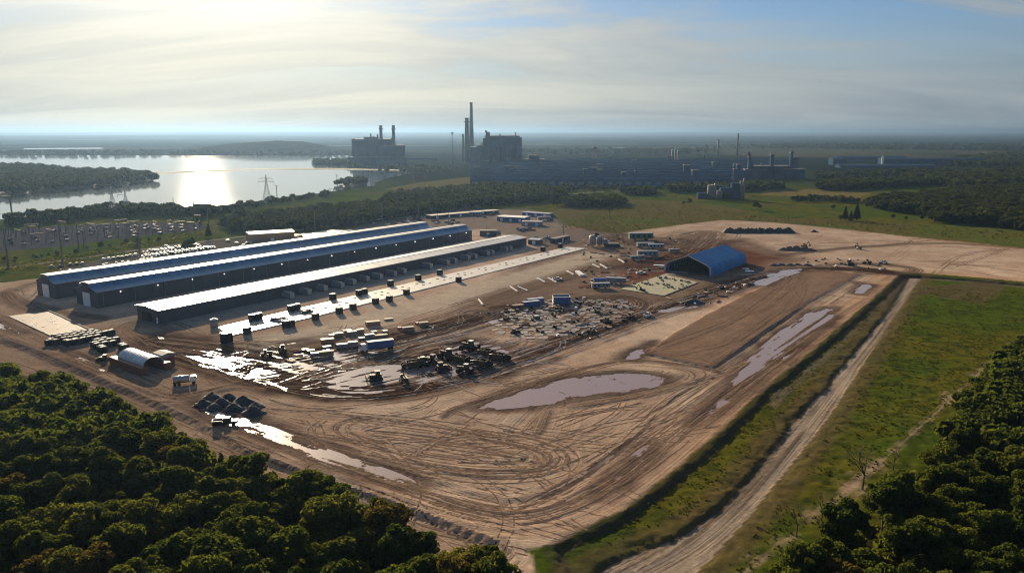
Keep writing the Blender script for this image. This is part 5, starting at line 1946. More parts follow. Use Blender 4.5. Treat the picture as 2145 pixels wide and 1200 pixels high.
# ------------------------------------------------------------------ parked cars
def car(mat, kind_):
    def f():
        mb = MB()
        mb.box(-2.25, 2.25, -.88, .88, .35, .9, taper=.05)
        if kind_ == 'pickup':
            mb.box(-2.2, -.6, -.85, -.72, .9, 1.2).box(-2.2, -.6, .72, .85, .9, 1.2)
            mb.box(-.3, .9, -.62, .62, 1.52, 1.6)
        else:
            mb.box(-1.3, .6, -.6, .6, 1.42, 1.5)
        mb.cur = 1
        if kind_ == 'pickup':
            mb.box(-.6, 1.2, -.8, .8, .9, 1.52, taper=.15)
        else:
            mb.box(-1.7, 1.1, -.8, .8, .9, 1.42, taper=.22)
        mb.cur = 2
        for x in (-1.4, 1.4):
            for s in (-1, 1):
                mb.tube((x, s * .9 - .1, .34), (x, s * .9 + .1, .34), .34, .34, 8)
        o = mb.build('parked_car', [mat, M['glass'], M['tyre']])
        return tag(o, 'x', 'pickup' if kind_ == 'pickup' else 'car')
    return f


CK = {}
for c_ in ('white', 'silver', 'black', 'red', 'blue', 'grey'):
    for kd in ('car', 'pickup'):
        CK[(c_, kd)] = Kind(car(M['car ' + c_], kd))
CCH = ['white'] * 3 + ['silver'] * 3 + ['black'] * 7 + ['grey'] * 6 + ['red', 'blue', 'blue']
rr = random.Random(8)


def put_car(x, y, rz, where, group):
    c_, kd = rr.choice(CCH), rr.choice(['car', 'car', 'pickup'])
    CK[(c_, kd)].put((x, y, .02), rz, f'{c_} {"pickup" if kd == "pickup" else "car"} {where}', f'{c_} {"pickup" if kd == "pickup" else "car"}s {where}', rr.uniform(.95, 1.12))


lot = W([(289, 549), (301, 530), (350, 517.5), (400, 512), (432, 518), (462, 521), (400, 532), (340, 541)])
la = np.asarray(lot)
org_l = np.array(P2(292, 548))
u_, v_ = np.array([math.cos(RZ), math.sin(RZ)]), np.array([-math.sin(RZ), math.cos(RZ)])
for r_ in range(-3, 10):
    for c_ in range(-30, 60):
        off = r_ * 8.2 + (2.6 if r_ % 2 else 0)
        q_ = org_l + v_ * off + u_ * (c_ * 2.75)
        if inside(np.array([q_[0]]), np.array([q_[1]]), lot)[0] and rr.random() < .93:
            put_car(q_[0], q_[1], RZ + math.pi / 2 + (math.pi if r_ % 2 else 0), 'parked in the packed car park beyond the far hall', 'x')
singles = [((217, 545), (228, 544), (238, 543), (248, 541.5), (256, 540.5), (265, 539), (274, 537.5), (284, 535.5)), ((217, 558), (224, 557), (244, 554), (257, 552.5), (269, 551), (291, 550), (296, 547)),
           ((109, 561), (128, 560), (148, 557), (161, 555), (173, 554)), ((128, 570), (147, 569)), ((503, 520), (510, 516), (517, 512), (522, 509), (496, 511), (478, 506))]
names = ['in the single row left of the car park', 'parked along the far hall', 'parked by the tall pole at the left', 'parked near the corner of the far hall', 'parked beside the tan office']
for row, nm in zip(singles, names):
    for a, b_ in row:
        p = P(a, b_)
        put_car(p.x, p.y, RZ + rr.uniform(.9, 1.5), nm, 'x')
for pix, n, nm in [([(985, 447), (1040, 447), (1040, 458), (1000, 458)], 12, 'in the far yard by the white roofed office'), ([(1085, 480), (1110, 478), (1120, 484), (1080, 488)], 8, 'by the cabins in the far yard'),
                   ([(1120, 500), (1160, 498), (1160, 506), (1130, 508)], 7, 'beyond the far end of the low hall'), ([(1010, 488), (1060, 488), (1055, 498), (1020, 498)], 7, 'behind the middle hall'),
                   ([(830, 462), (880, 458), (885, 466), (840, 470)], 12, 'in the scrap row behind the far hall'), ([(900, 462), (960, 462), (960, 470), (905, 470)], 8, 'on the pale yard beyond the far hall'),
                   ([(565, 672), (645, 652), (650, 658), (570, 678)], 7, 'by the cooling units of the low hall'), ([(1145, 455), (1165, 452), (1170, 460), (1150, 464)], 6, 'at the edge of the far meadow')]:
    pts = W(pix)
    a = np.asarray(pts)
    k = 0
    while k < n:
        x, y = rr.uniform(a[:, 0].min(), a[:, 0].max()), rr.uniform(a[:, 1].min(), a[:, 1].max())
        if inside(np.array([x]), np.array([y]), pts)[0]:
            put_car(x, y, RZ + rr.choice([0, 1.57]) + rr.uniform(-.1, .1), nm, 'x')
            k += 1


# broken pads of the old foundations, in rows across the muddy field
fz = W([(1025, 700), (1056, 652), (1150, 626), (1290, 626), (1345, 640), (1310, 664), (1190, 700), (1110, 712)])
fa = np.asarray(fz)
rr = random.Random(77)
fm = []
for v_i in range(6):
    w_, l_ = rr.uniform(2.2, 3.2), rr.uniform(1.6, 2.4)
    pts = [(w_ * math.cos(a) * rr.uniform(.75, 1.1), l_ * math.sin(a) * rr.uniform(.75, 1.1)) for a in (.6, 1.5, 2.5, 3.6, 4.6, 5.7)]
    fm.append(MB().add([(x, y, .16) for x, y in pts] + [(x * 1.06, y * 1.06, -.3) for x, y in pts], [tuple(range(6))] + [(i, 6 + i, 6 + (i + 1) % 6, (i + 1) % 6) for i in range(6)]))
proto = [Kind(lambda mb=mb: tag(mb.build('foundation_pad', M['pad_grey']), 'x', 'foundation pad')) for mb in fm]
k = 0
for i in range(-20, 40):
    for j in range(-20, 30):
        q_ = np.array(P2(1040, 690)) + u_ * (i * 5.4 + (j % 2) * 2.3 + rr.uniform(-.9, .9)) + v_ * (j * 3.9 + rr.uniform(-.7, .7))
        if inside(np.array([q_[0]]), np.array([q_[1]]), fz)[0] and rr.random() < .85:
            rowc = 'near' if q_[1] < 300 else ('middle' if q_[1] < 325 else 'far')
            proto[rr.randrange(6)].put((q_[0], q_[1], rr.uniform(-.13, .04)), RZ + rr.uniform(-.25, .25), f'broken grey foundation pad in the {rowc} rows of the muddy foundation field', f'foundation pads, {rowc} rows', rr.uniform(.7, 1.15))
            k += 1
print('pads', k)

# ------------------------------------------------------------------ poles, pylons and the switchyard
def pole_thing(label, px_, yb, yt, r=.35, arms=0, mat='pole', z=0.0, name='utility_pole', cat='pole', group='poles along the works and lake'):
    b_ = P(px_, yb, z)
    h = hgt(b_, yt)
    t = thing(name, label, cat, (b_.x, b_.y, z - .3), 0, group)
    MB().tube((0, 0, 0), (0, 0, h + .3), r, r * .55, 8).build('shaft', M[mat], t)
    for k in range(arms):
        zz = h * (.96 - .09 * k)
        MB().tube((-2.6, 0, zz), (2.6, 0, zz), .14, .14, 6).build('cross_arm', M[mat], t)
    return t


for px_, yb, yt, r, arms, lab in [
    (18, 563, 476, .75, 0, 'tall dark steel pole at the far left edge'), (27, 466, 411, .9, 0, 'thick dark pole standing against the lake at the left'),
    (132, 557, 462, .65, 0, 'tall steel pole left of the car park'), (165, 519, 467, .5, 1, 'left leg pole of the pair in the switchyard'),
    (176, 518, 470, .5, 1, 'right leg pole of the pair in the switchyard'), (294, 541, 473, .7, 0, 'light coloured steel pole beside the packed car park'),
    (408, 462, 400, .55, 0, 'thin pole in the scrub in front of the lake, left of two'), (437, 474, 424, .5, 0, 'pole in the scrub left of the dark wood'),
    (365, 450, 414, .5, 0, 'short pole rising from the shoreline trees'), (581, 426, 388, .5, 1, 'pole with a cross arm at the lake shore'),
    (660, 482, 446, .45, 0, 'pole beside the tan office'), (801, 466, 426, .45, 0, 'pale pole in front of the dark wood'), (877, 462, 428, .4, 0, 'pale pole at the far end of the far hall'),
    (707, 404, 365, .6, 1, 'pole left of the tree covered islet'), (692, 409, 394, .5, 1, 'short crossed pole on the shore, left of two'), (699, 408, 395, .5, 1, 'short crossed pole on the shore, right of two'),
    (807, 374, 357, .8, 0, 'pole at the edge of the lake before the power station, left'), (828, 388, 353, .8, 1, 'tall pole in the meadow by the lake'),
    (867, 386, 360, .7, 1, 'pole in the middle of the lakeside meadow'), (890, 373, 357, .7, 0, 'short pole at the right of the lakeside meadow'),
    (1277, 458, 431, .4, 0, 'lone pole in the green pasture'), (1378, 440, 428, .4, 0, 'small pole at the far side of the pasture'), (1305, 508, 494, .3, 0, 'thin pole in the cluttered yard'),
    (1020, 489, 470, .3, 0, 'thin pole in the yard beyond the low hall'), (917, 468, 448, .3, 0, 'thin pole at the long low shed, left'), (940, 467, 446, .3, 0, 'thin pole at the long low shed, right'),
    (1180, 494, 470, .3, 0, 'thin pole by the pasture fence line')]:
    pole_thing(lab, px_, yb, yt, r, arms)


def lattice(name, label, px_, yb, yt, wid, arms, side=0, group='lattice pylons'):
    b_ = P(px_, yb)
    h = hgt(b_, yt)
    t = thing(name, label, 'pylon', (b_.x, b_.y, 0), 0, group)
    w0, w1 = wid, wid * .16
    rad = .16
    cs_ = [(-1, -1), (1, -1), (1, 1), (-1, 1)]
    mb = MB()
    for a, c_ in cs_:
        mb.tube((a * w0, c_ * w0, 0), (a * w1, c_ * w1, h * .72), rad, rad, 5).tube((a * w1, c_ * w1, h * .72), (a * w1 * .5, c_ * w1 * .5, h), rad, rad, 5)
    mb.build('leg_frame', M['galv'], t)
    mb = MB()
    n = 8
    for k in range(n):
        z0, z1 = h * .72 * k / n, h * .72 * (k + 1) / n
        q0, q1 = w0 + (w1 - w0) * k / n, w0 + (w1 - w0) * (k + 1) / n
        for i in range(4):
            a, c_ = cs_[i], cs_[(i + 1) % 4]
            mb.tube((a[0] * q0, a[1] * q0, z0), (c_[0] * q1, c_[1] * q1, z1), rad * .6, rad * .6, 4)
            mb.tube((c_[0] * q0, c_[1] * q0, z0), (a[0] * q1, a[1] * q1, z1), rad * .6, rad * .6, 4)
    mb.build('bracing', M['galv'], t)
    for k in range(arms):
        z = h * (.74 + .115 * k)
        L_ = wid * (2.0 - .25 * k)
        for s in ((-1, 1) if side == 0 else (side,)):
            m2 = MB()
            m2.tube((0, .4, z), (s * L_, 0, z + .4), rad, rad * .7, 5).tube((0, -.4, z), (s * L_, 0, z + .4), rad, rad * .7, 5).tube((0, 0, z + h * .05), (s * L_, 0, z + .4), rad, rad * .7, 5)
            m2.build('cross_arm', M['galv'], t)
            MB().tube((s * L_, 0, z + .4), (s * L_, 0, z - 1.6), .22, .22, 6).build('insulator', M['wall_grey'], t)
    return t


lattice('lattice_pylon', 'grey lattice pylon with three left arms, left of the lakeside pair', 238, 452, 391, 4.0, 3, -1)
lattice('lattice_pylon', 'grey lattice pylon with two left arms, right of the lakeside pair', 266, 450, 395, 3.8, 2, -1)
lattice('lattice_pylon', 'faint lattice pylon standing before the glittering lake', 560, 426, 366, 4.5, 2, 0)
lattice('lattice_pylon', 'small lattice pylon in the meadow right of the islet', 776, 391, 358, 4.5, 2, 0)
# switchyard: gantries, breakers and posts
def gantry():
    t = thing('gantry', 'x', 'gantry')
    for s in (-5, 5):
        MB().tube((s, 0, 0), (s, 0, 8), .3, .22, 6).build('post', M['pole'], t)
    MB().box(-5.6, 5.6, -.25, .25, 7.6, 8.1).build('beam', M['pole'], t)
    for s in (-3, 0, 3):
        MB().tube((s, 0, 7.6), (s, 0, 6.2), .18, .18, 6).build('insulator', M['rust'], t)
    return t


def breaker():
    t = thing('circuit_breaker', 'x', 'breaker')
    MB().box(-1.5, 1.5, -.6, .6, .2, 1.6).build('cabinet', M['wall_dark'], t)
    for s in (-1, 0, 1):
        MB().tube((s, 0, 1.6), (s * 1.3, 0, 4.0), .22, .14, 8).build('bushing', M['wall_dark'], t)
        MB().tube((s * 1.3, 0, 4.0), (s * 1.33, 0, 4.35), .3, .3, 8).build('cap', M['wall_dark'], t)
    return t


def post_ins():
    t = thing('insulator_post', 'x', 'insulator post')
    MB().tube((0, 0, 0), (0, 0, 3.0), .2, .2, 6).build('stand', M['wall_dark'], t)
    MB().tube((0, 0, 3.0), (0, 0, 5.0), .22, .16, 8).build('insulator', M['wall_dark'], t)
    return t


KG, KB_, KP_ = Kind(gantry), Kind(breaker), Kind(post_ins)
rr = random.Random(14)
sa = W([(0, 520), (420, 486)]), W([(0, 488), (420, 468)])
for i in range(15):
    for j in range(6):
        u, v = (i + .5 + rr.uniform(-.3, .3)) / 15, (j + .5 + rr.uniform(-.3, .3)) / 6
        x = (sa[0][0][0] * (1 - u) + sa[0][1][0] * u) * (1 - v) + (sa[1][0][0] * (1 - u) + sa[1][1][0] * u) * v
        y = (sa[0][0][1] * (1 - u) + sa[0][1][1] * u) * (1 - v) + (sa[1][0][1] * (1 - u) + sa[1][1][1] * u) * v
        c_ = rr.random()
        band = 'left' if i < 5 else ('middle' if i < 9 else 'right')
        if c_ < .15:
            KG.put((x, y, 0), RZ + (1.57 if rr.random() < .5 else 0), f'grey portal gantry in the {band} part of the gravel switchyard', f'gantries in the {band} part of the switchyard')
        elif c_ < .6:
            KB_.put((x, y, 0), RZ, f'grey circuit breaker in the {band} part of the gravel switchyard', f'breakers in the {band} part of the switchyard')
        else:
            KP_.put((x, y, 0), RZ, f'grey insulator post in the {band} part of the gravel switchyard', f'insulator posts in the {band} part of the switchyard', 1.2)
            KP_.put((x + 4, y + 3, 0), RZ, f'grey insulator post in the {band} part of the gravel switchyard', f'insulator posts in the {band} part of the switchyard', 1.2)

# ------------------------------------------------------------------ power stations and the old works
def stack_tower(label, px_, yb, yt, r0, r1, mat, collars=0, name='chimney', group='chimneys of the old works'):
    b_ = P(px_, yb)
    h = hgt(b_, yt)
    t = thing(name, label, 'chimney', (b_.x, b_.y, 0), 0, group)
    MB().tube((0, 0, -1), (0, 0, h), r0, r1, 20).build('shaft', mat, t, True)
    MB().tube((0, 0, h), (0, 0, h + 2.2), r1 * 1.12, r1 * 1.12, 20).build('rim', M['stack_dark'], t)
    for k in range(collars):
        z = h * (.93 - .42 * k)
        rr_ = r1 + (r0 - r1) * (1 - z / h)
        MB().tube((0, 0, z - .8), (0, 0, z + .8), rr_ * 1.6, rr_ * 1.6, 16).build('gallery', M['stack_dark'], t)
    return t


stack_tower('tallest pale chimney of the old works', 988, 341, 217, 7.6, 3.6, M['stack'])
stack_tower('dark thick chimney just left of the tallest one', 978.5, 341, 249, 6.4, 5.0, M['stack_dark'], 1)
stack_tower('shortest chimney left of the dark thick one', 970.5, 338, 283, 3.4, 2.8, M['stack_dark'])
stack_tower('left chimney with galleries on the lakeside power station', 800, 346, 265, 4.0, 3.6, M['stack_dark'], 2)
stack_tower('right chimney with galleries on the lakeside power station', 826, 346, 265, 4.0, 3.6, M['stack_dark'], 2)
stack_tower('shorter of the two thin chimneys right of the works', 1503, 336, 294, 3.0, 2.3, M['stack'])
stack_tower('taller of the two thin chimneys right of the works', 1544, 327, 281, 3.2, 2.4, M['stack_dark'])
# lattice mast
b_ = P(948, 346)
h = hgt(b_, 278)
t = thing('lattice_mast', 'thin lattice mast left of the chimneys', 'mast', (b_.x, b_.y, 0))
mb = MB()
for k in range(3):
    th = 2.094 * k
    mb.tube((2.0 * math.cos(th), 2.0 * math.sin(th), 0), (1.2 * math.cos(th), 1.2 * math.sin(th), h), .3, .3, 5)
mb.build('leg_frame', M['stack_dark'], t)
mb = MB()
for k in range(24):
    for j in range(3):
        t0, t1 = 2.094 * j, 2.094 * (j + 1)
        mb.tube((1.7 * math.cos(t0), 1.7 * math.sin(t0), h * k / 24), (1.6 * math.cos(t1), 1.6 * math.sin(t1), h * (k + 1) / 24), .2, .2, 4)
mb.build('bracing', M['stack_dark'], t)
MB().box(-3, 3, -2, 2, h * .96, h).build('platform', M['stack_dark'], t)


def block_building(name, label, base_px, blocks, wins=False, cat='power station'):
    """blocks: (x0 px, x1 px, top px, depth m, y offset m)"""
    b0 = P(*base_px)
    k_ = pxm(b0)
    t = thing(name, label, cat, (b0.x, b0.y, 0))
    for (x0, x1, yt, dep, off) in blocks:
        h = hgt(b0, yt)
        xa, xb = (x0 - base_px[0]) / k_, (x1 - base_px[0]) / k_
        w_ = MB().box(xa, xb, off, off + dep, -1, h).build('wall', M['plant_wall'], t)
        MB().box(xa - .6, xb + .6, off - .6, off + dep + .6, h + .002, h + 1.4).build('roof', M['stack_dark'], w_)
        if wins and h > 14:
            m2 = MB()
            ncol = max(2, int((xb - xa) / 9))
            for j in range(int(h / 12)):
                for i in range(ncol):
                    xx = xa + (xb - xa) * (i + .5) / ncol
                    m2.box(xx - 2.4, xx + 2.4, off - .25, off - .002, 6 + j * 11, 8.5 + j * 11)
            m2.build('window_band', M['glass'], w_)['kind'] = 'stuff'
    rq = random.Random(int(base_px[0]))
    xs_ = [b_[0] for b_ in blocks] + [b_[1] for b_ in blocks]
    for k in range(22):                       # pipes, stair towers, vents and steelwork clinging to the blocks
        (x0, x1, yt, dep, off) = rq.choice(blocks)
        h = hgt(b0, yt)
        xa = (rq.uniform(x0, x1) - base_px[0]) / k_
        if k % 2:
            w2, hh = rq.uniform(1.2, 4.5), h * rq.uniform(.35, .95)
            MB().box(xa - w2, xa + w2, off - rq.uniform(2, 7), off - .01, -1, hh).build('stair_tower', M['plant_wall'], t)
        else:
            r_ = rq.uniform(.8, 2.2)
            MB().tube((xa, off + dep * rq.random(), h), (xa, off + dep * .5, h + rq.uniform(3, 9)), r_, r_ * .8, 8).build('vent_pipe', M['stack_dark'], t)
    return t


tp = block_building('power_station', 'lakeside power station, a stepped dark block with two chimneys', (790, 347), [(737, 819, 293, 50, 8), (741, 755, 296, 20, 2), (800, 844, 306, 45, 0), (735, 848, 330, 20, -12), (760, 790, 288.5, 12, 24)])
for k in range(5):
    b0 = P(745 + k * 22, 344)
    h = hgt(P(790, 347), 306 + (k % 2) * 9)
    MB().tube((-48 + k * 24, 6, 0), (-48 + k * 24, 6, h), 2.2, 2.2, 8).build('duct', M['plant_wall'], tp)
MB().box(54, 140, 10, 14, 12, 17).build('conveyor', M['plant_wall'], tp)
tp = block_building('power_station', 'tall boiler house of the old works right of the chimneys', (1052, 352), [(1020, 1088, 286, 44, 10), (1012, 1024, 291, 30, 4), (1060, 1093, 290, 36, 2), (1018, 1026, 278, 10, 6), (985, 1012, 309, 40, 0), (1000, 1012, 306, 20, -8), (1085, 1140, 335, 30, -4), (1108, 1130, 327, 20, 0)])
for k in range(6):
    MB().tube((-30 + k * 12, -2, 0), (-30 + k * 12, -2, 26 + 9 * (k % 3)), 2.6, 2.6, 10).build('duct', M['plant_wall'], tp)
# carbon plant and silos
block_building('process_plant', 'cluster of grey process towers at the right end of the old works', (1620, 374), [(1566, 1571, 330, 8, 0), (1612, 1618, 325, 8, -2), (1655, 1660, 321, 8, 4), (1575, 1650, 349, 26, -6), (1640, 1680, 355, 20, -12), (1556, 1600, 356, 18, -10)], cat='process plant')
for k, (a, yt) in enumerate([(1408, 314), (1414, 313), (1420, 316)]):
    b_ = P(a, 350)
    h = hgt(b_, yt)
    t = thing('silo', f'pale silo standing behind the long works halls, {ORD[k]} of three', 'silo', (b_.x, b_.y, 0), 0, 'silos of the old works')
    MB().tube((0, 0, -1), (0, 0, h), 2.6, 2.6, 12).build('shell', M['stack'], t, True)
    MB().tube((0, 0, h), (0, 0, h + 1.6), 2.7, .6, 12).build('cap', M['white'], t)
b_ = P(1245, 340)
h = hgt(b_, 306)
t = thing('water_tower', 'water tower with a round tank on legs beyond the old works', 'water tower', (b_.x, b_.y, 0))
MB().tube((0, 0, h * .74), (0, 0, h * .80), 2.5, 6.5, 16).build('bowl', M['stack_dark'], t)
MB().tube((0, 0, h * .80), (0, 0, h * .93), 6.5, 6.5, 16).build('tank', M['stack_dark'], t, True)
MB().tube((0, 0, h * .93), (0, 0, h), 6.6, 1.0, 16).build('roof', M['stack_dark'], t)
for k in range(6):
    th = k * 1.047
    MB().tube((6.5 * math.cos(th), 6.5 * math.sin(th), -1), (5 * math.cos(th), 5 * math.sin(th), h * .8), .6, .5, 6).build('leg', M['stack'], t)
MB().tube((0, 0, 0), (0, 0, h * .75), 1.0, 1.0, 8).build('riser', M['stack'], t)

# the potline halls: long aged roofs in rows
prow = [(985, 1530, 392), (1000, 1430, 386), (985, 1560, 380), (990, 1600, 374.5), (985, 1640, 369), (1000, 1600, 364), (1010, 1650, 359.5), (1030, 1600, 355), (1090, 1660, 351), (1180, 1640, 347)]
for k, (x0, x1, yb) in enumerate(prow):
    a, b_ = P(x0, yb), P(x1, yb)
    L_ = (b_ - a).length
    t = thing('works_hall', f'long aged grey roofed works hall, {ORD[k]} row counted from the near side', 'works hall', (a.x, a.y, 0), math.atan2(b_.y - a.y, b_.x - a.x), 'rows of long halls of the old works')
    h, w_ = 11, 20
    MB().box(0, L_, 0, w_, -1, h).build('wall', M['potwall'], t)
    n = 16
    for j in range(n):
        xa, xb = L_ * j / n + .3, L_ * (j + 1) / n - .3
        MB().extrude([(-.8, h + .003), (w_ / 2 - 3, h + 3), (w_ / 2 + 3, h + 3), (w_ + .8, h + .003)][::-1], xa, xb).build('roof_bay', M['potroof'], t)
    MB().box(2, L_ - 2, w_ / 2 - 2.6, w_ / 2 + 2.6, h + 2.7, h + 5).build('ridge_vent', M['potwall'], t)
    mb = MB()
    for j in range(int(L_ / 14)):
        mb.box(3 + j * 14, 11 + j * 14, -.3, -.003, 3.5, 7.5)
    mb.build('louvre_band', M['wall_grey'], t)['kind'] = 'stuff'
rr = random.Random(6)
for k in range(26):
    a = rr.uniform(1000, 1680)
    yb = rr.uniform(346, 390)
    b_ = P(a, yb)
    h = rr.uniform(9, 20)
    w_ = rr.uniform(4, 10)
    t = thing('dust_tower', 'grey square tower standing among the long halls of the old works', 'tower', (b_.x, b_.y, 0), 0, 'square towers among the works halls')
    MB().box(-w_ / 2, w_ / 2, 0, w_, -1, h + 6).build('wall', M['plant_wall'], t)
    MB().box(-w_ / 2 - .4, w_ / 2 + .4, -.4, w_ + .4, h + 6.003, h + 7).build('roof', M['stack_dark'], t)
for k, (x0, x1, yb, yt, lab) in enumerate([(1755, 1900, 337, 329, 'long dark shed row in the far right country'), (1850, 2060, 347, 333, 'long blue grey shed in the far right country'), (1745, 1770, 346, 333, 'dark tower block left of the far right sheds'),
                                           (1760, 1960, 352, 347, 'low dark shed in front of the far right sheds'), (2046, 2064, 343, 336, 'small dark block at the end of the far right sheds')]):
    a, b_ = P(x0, yb), P(x1, yb)
    h = hgt(a, yt)
    t = thing('far_shed', lab, 'shed', (a.x, a.y, 0), 0, 'sheds in the far right country')
    MB().box(0, b_.x - a.x, 0, 30, -1, h).build('wall', M['potwall'], t)
    MB().extrude([(-1, h + .003), (15, h + 3), (31, h + .003)][::-1], -1, b_.x - a.x + 1).build('roof', M['potwall'], t)
b_ = P(1848, 348)
t = thing('silo', 'thin white silo among the far right sheds', 'silo', (b_.x, b_.y, 0))
MB().tube((0, 0, -1), (0, 0, hgt(b_, 328)), 2.6, 2.6, 10).build('shell', M['white'], t)
MB().tube((0, 0, hgt(b_, 328)), (0, 0, hgt(b_, 327)), 2.7, .5, 10).build('cap', M['white'], t)
# gravel plant in the meadow
b_ = P(1515, 417)
k_ = pxm(b_)
t = thing('gravel_plant', 'old gravel plant of silos, hoppers and a slanting conveyor in the meadow', 'gravel plant', (b_.x, b_.y, 0))
for a, yt, r_ in [(1487, 388, 3.2), (1495, 387, 3.2), (1507, 399, 3.4), (1551, 379, 1.6), (1557, 374, 1.4)]:
    MB().tube(((a - 1515) / k_, 0, 0), ((a - 1515) / k_, 0, hgt(b_, yt)), r_, r_, 12).build('silo', M['stack'], t, True)
for a0, a1, yt in [(1463, 1484, 405), (1510, 1534, 394), (1533, 1549, 384), (1500, 1530, 406)]:
    MB().box((a0 - 1515) / k_, (a1 - 1515) / k_, 2, 10, -.5, hgt(b_, yt)).build('hopper_block', M['plant_wall'], t)
MB().tube(((1496 - 1515) / k_, 1, hgt(b_, 386)), ((1526 - 1515) / k_, 1, hgt(b_, 393)), .9, .9, 6).build('conveyor', M['galv'], t)

# ------------------------------------------------------------------ birds
def bird():
    t = thing('bird', 'x', 'bird')
    MB().tube((-.28, 0, 0), (.05, 0, .03), .03, .09, 8).tube((.05, 0, .03), (.3, 0, .02), .09, .03, 8).build('body', M['bird'], t)
    for s in (-1, 1):
        mb = MB()
        mb.add([(.14, s * .05, .03), (-.14, s * .05, .03), (-.10, s * .5, .26), (.12, s * .5, .28), (-.10, s * 1.05, .10), (0, s * 1.08, .10),
                (.14, s * .05, .0), (-.14, s * .05, .0), (-.10, s * .5, .23), (.12, s * .5, .25), (-.10, s * 1.05, .08), (0, s * 1.08, .08)],
               [(0, 1, 2, 3), (3, 2, 4, 5), (7, 6, 9, 8), (8, 9, 11, 10), (0, 3, 9, 6), (3, 5, 11, 9), (1, 7, 8, 2), (2, 8, 10, 4), (4, 10, 11, 5)])
        mb.build('wing', M['bird'], t)
    return t


KBD = Kind(bird)
for k, (a, b_, dd, lab) in enumerate([(1757, 148, 260, 'largest dark bird, wings raised, flying in the right sky'), (1718, 173, 420, 'dark bird just below left of the largest one'), (1652, 169, 520, 'small dark bird left of centre of the flock'),
                                      (1582, 173, 480, 'dark bird at the left end of the flock'), (1813, 161, 600, 'smallest dark bird at the right end of the flock')]):
    v = -(b_ - 600.0) / FPX
    KBD.put(((a - 1072.5) / FPX * dd, (CP + v * SP) * dd, CAM_H + (-SP + v * CP) * dd), 1.2 + k * .8, lab, 'birds in the right hand sky')

# ------------------------------------------------------------------ foliage
def leaf_mat(name, c0, c1, trans=.48):
    m, q = new_mat(name)
    oi = q.n('ShaderNodeObjectInfo').outputs['Random']
    co = q.n('ShaderNodeTexCoord').outputs['Object']
    nz = q.noise(co, .45, 3, .6)
    n2 = q.noise(co, 3.0, 2, .5)
    c_ = q.mix(q.math('ADD', q.math('MULTIPLY', oi, .6), q.math('SUBTRACT', nz, .3)), c0, c1)
    c_ = q.mix(1.0, c_, q.ramp(n2, [(.32, (.62, .64, .66)), (.68, (1.4, 1.38, 1.3))]), 'MULTIPLY')
    df = q.n('ShaderNodeBsdfDiffuse')
    q.put(df.inputs[0], c_)
    tl = q.n('ShaderNodeBsdfTranslucent')
    q.put(tl.inputs[0], q.mix(1.0, c_, (1.25, 1.2, .6), 'MULTIPLY'))
    mx = q.n('ShaderNodeMixShader')
    mx.inputs[0].default_value = trans
    q.put(mx.inputs[1], df.outputs[0])
    q.put(mx.inputs[2], tl.outputs[0])
    o = q.n('ShaderNodeOutputMaterial')
    q.put(o.inputs[0], mx.outputs[0])
    return m


M['leaf_dark'] = leaf_mat('dark oak leaves', (.034, .054, .014), (.085, .102, .020))
M['leaf_olive'] = leaf_mat('olive leaves', (.055, .072, .017), (.105, .112, .026))
M['leaf_brown'] = leaf_mat('browning leaves', (.062, .054, .018), (.100, .080, .024))
M['leaf_pine'] = leaf_mat('cedar needles', (.014, .026, .012), (.028, .040, .016), .15)
M['leaf_far'] = leaf_mat('far woodland leaves', (.020, .032, .012), (.050, .058, .018), .25)
M['grass_blade'] = leaf_mat('rough grass', (.046, .068, .008), (.085, .088, .014))


def leaf_cloud(n, lobes, size, g_):
    """quads spread over the outer part of several lobes; returns vertex array"""
    lob = np.array(lobes)                                  # x y z rx ry rz
    wts = lob[:, 3] * lob[:, 4]
    pick = g_.choice(len(lob), n, p=wts / wts.sum())
    dv = g_.normal(size=(n, 3))
    dv[:, 2] = np.where(g_.random(n) < .72, np.abs(dv[:, 2]), dv[:, 2])
    dv /= np.linalg.norm(dv, axis=1)[:, None]
    rad = 1 - g_.random(n) ** 2.2 * .55
    c_ = lob[pick, :3] + dv * lob[pick, 3:6] * rad[:, None]
    nr = dv + g_.normal(size=(n, 3)) * .75
    nr /= np.linalg.norm(nr, axis=1)[:, None]
    t1 = np.cross(nr, g_.normal(size=(n, 3)))
    t1 /= np.linalg.norm(t1, axis=1)[:, None]
    t2 = np.cross(nr, t1)
    s = size * (.6 + .8 * g_.random(n))[:, None]
    a, b_ = t1 * s, t2 * s * .7
    lift = nr * s * .18
    return np.stack([c_ - a - b_ * .4, c_ + a * .15 - b_ + lift, c_ + a + b_ * .3, c_ - a * .2 + b_ + lift], 1).reshape(-1, 3)


def quad_mesh(name, V, mat):
    n = len(V) // 4
    me = bpy.data.meshes.new(name)
    me.vertices.add(len(V))
    me.vertices.foreach_set('co', V.astype(np.float32).ravel())
    me.loops.add(4 * n)
    me.loops.foreach_set('vertex_index', np.arange(4 * n, dtype=np.int32))
    me.polygons.add(n)
    me.polygons.foreach_set('loop_start', np.arange(0, 4 * n, 4, dtype=np.int32))
    me.materials.append(mat)
    me.update(calc_edges=True)
    return me


def oak_lobes(g_, rad, h):
    lobes = [(0, 0, h * .66, rad * .55, rad * .55, h * .22)]
    n = g_.integers(10, 17)
    for k in range(n):
        th = 2 * math.pi * k / n + g_.uniform(-.3, .3)
        rr_ = rad * g_.uniform(.42, .72)
        r_ = rad * g_.uniform(.17, .40)
        lobes.append((rr_ * math.cos(th), rr_ * math.sin(th), h * g_.uniform(.36, .86), r_, r_, r_ * g_.uniform(.6, .85)))
    for k in range(4):
        th = g_.uniform(0, 6.28)
        r_ = rad * g_.uniform(.24, .36)
        lobes.append((rad * .3 * math.cos(th), rad * .3 * math.sin(th), h * g_.uniform(.78, .9), r_, r_, r_ * .75))
    return lobes


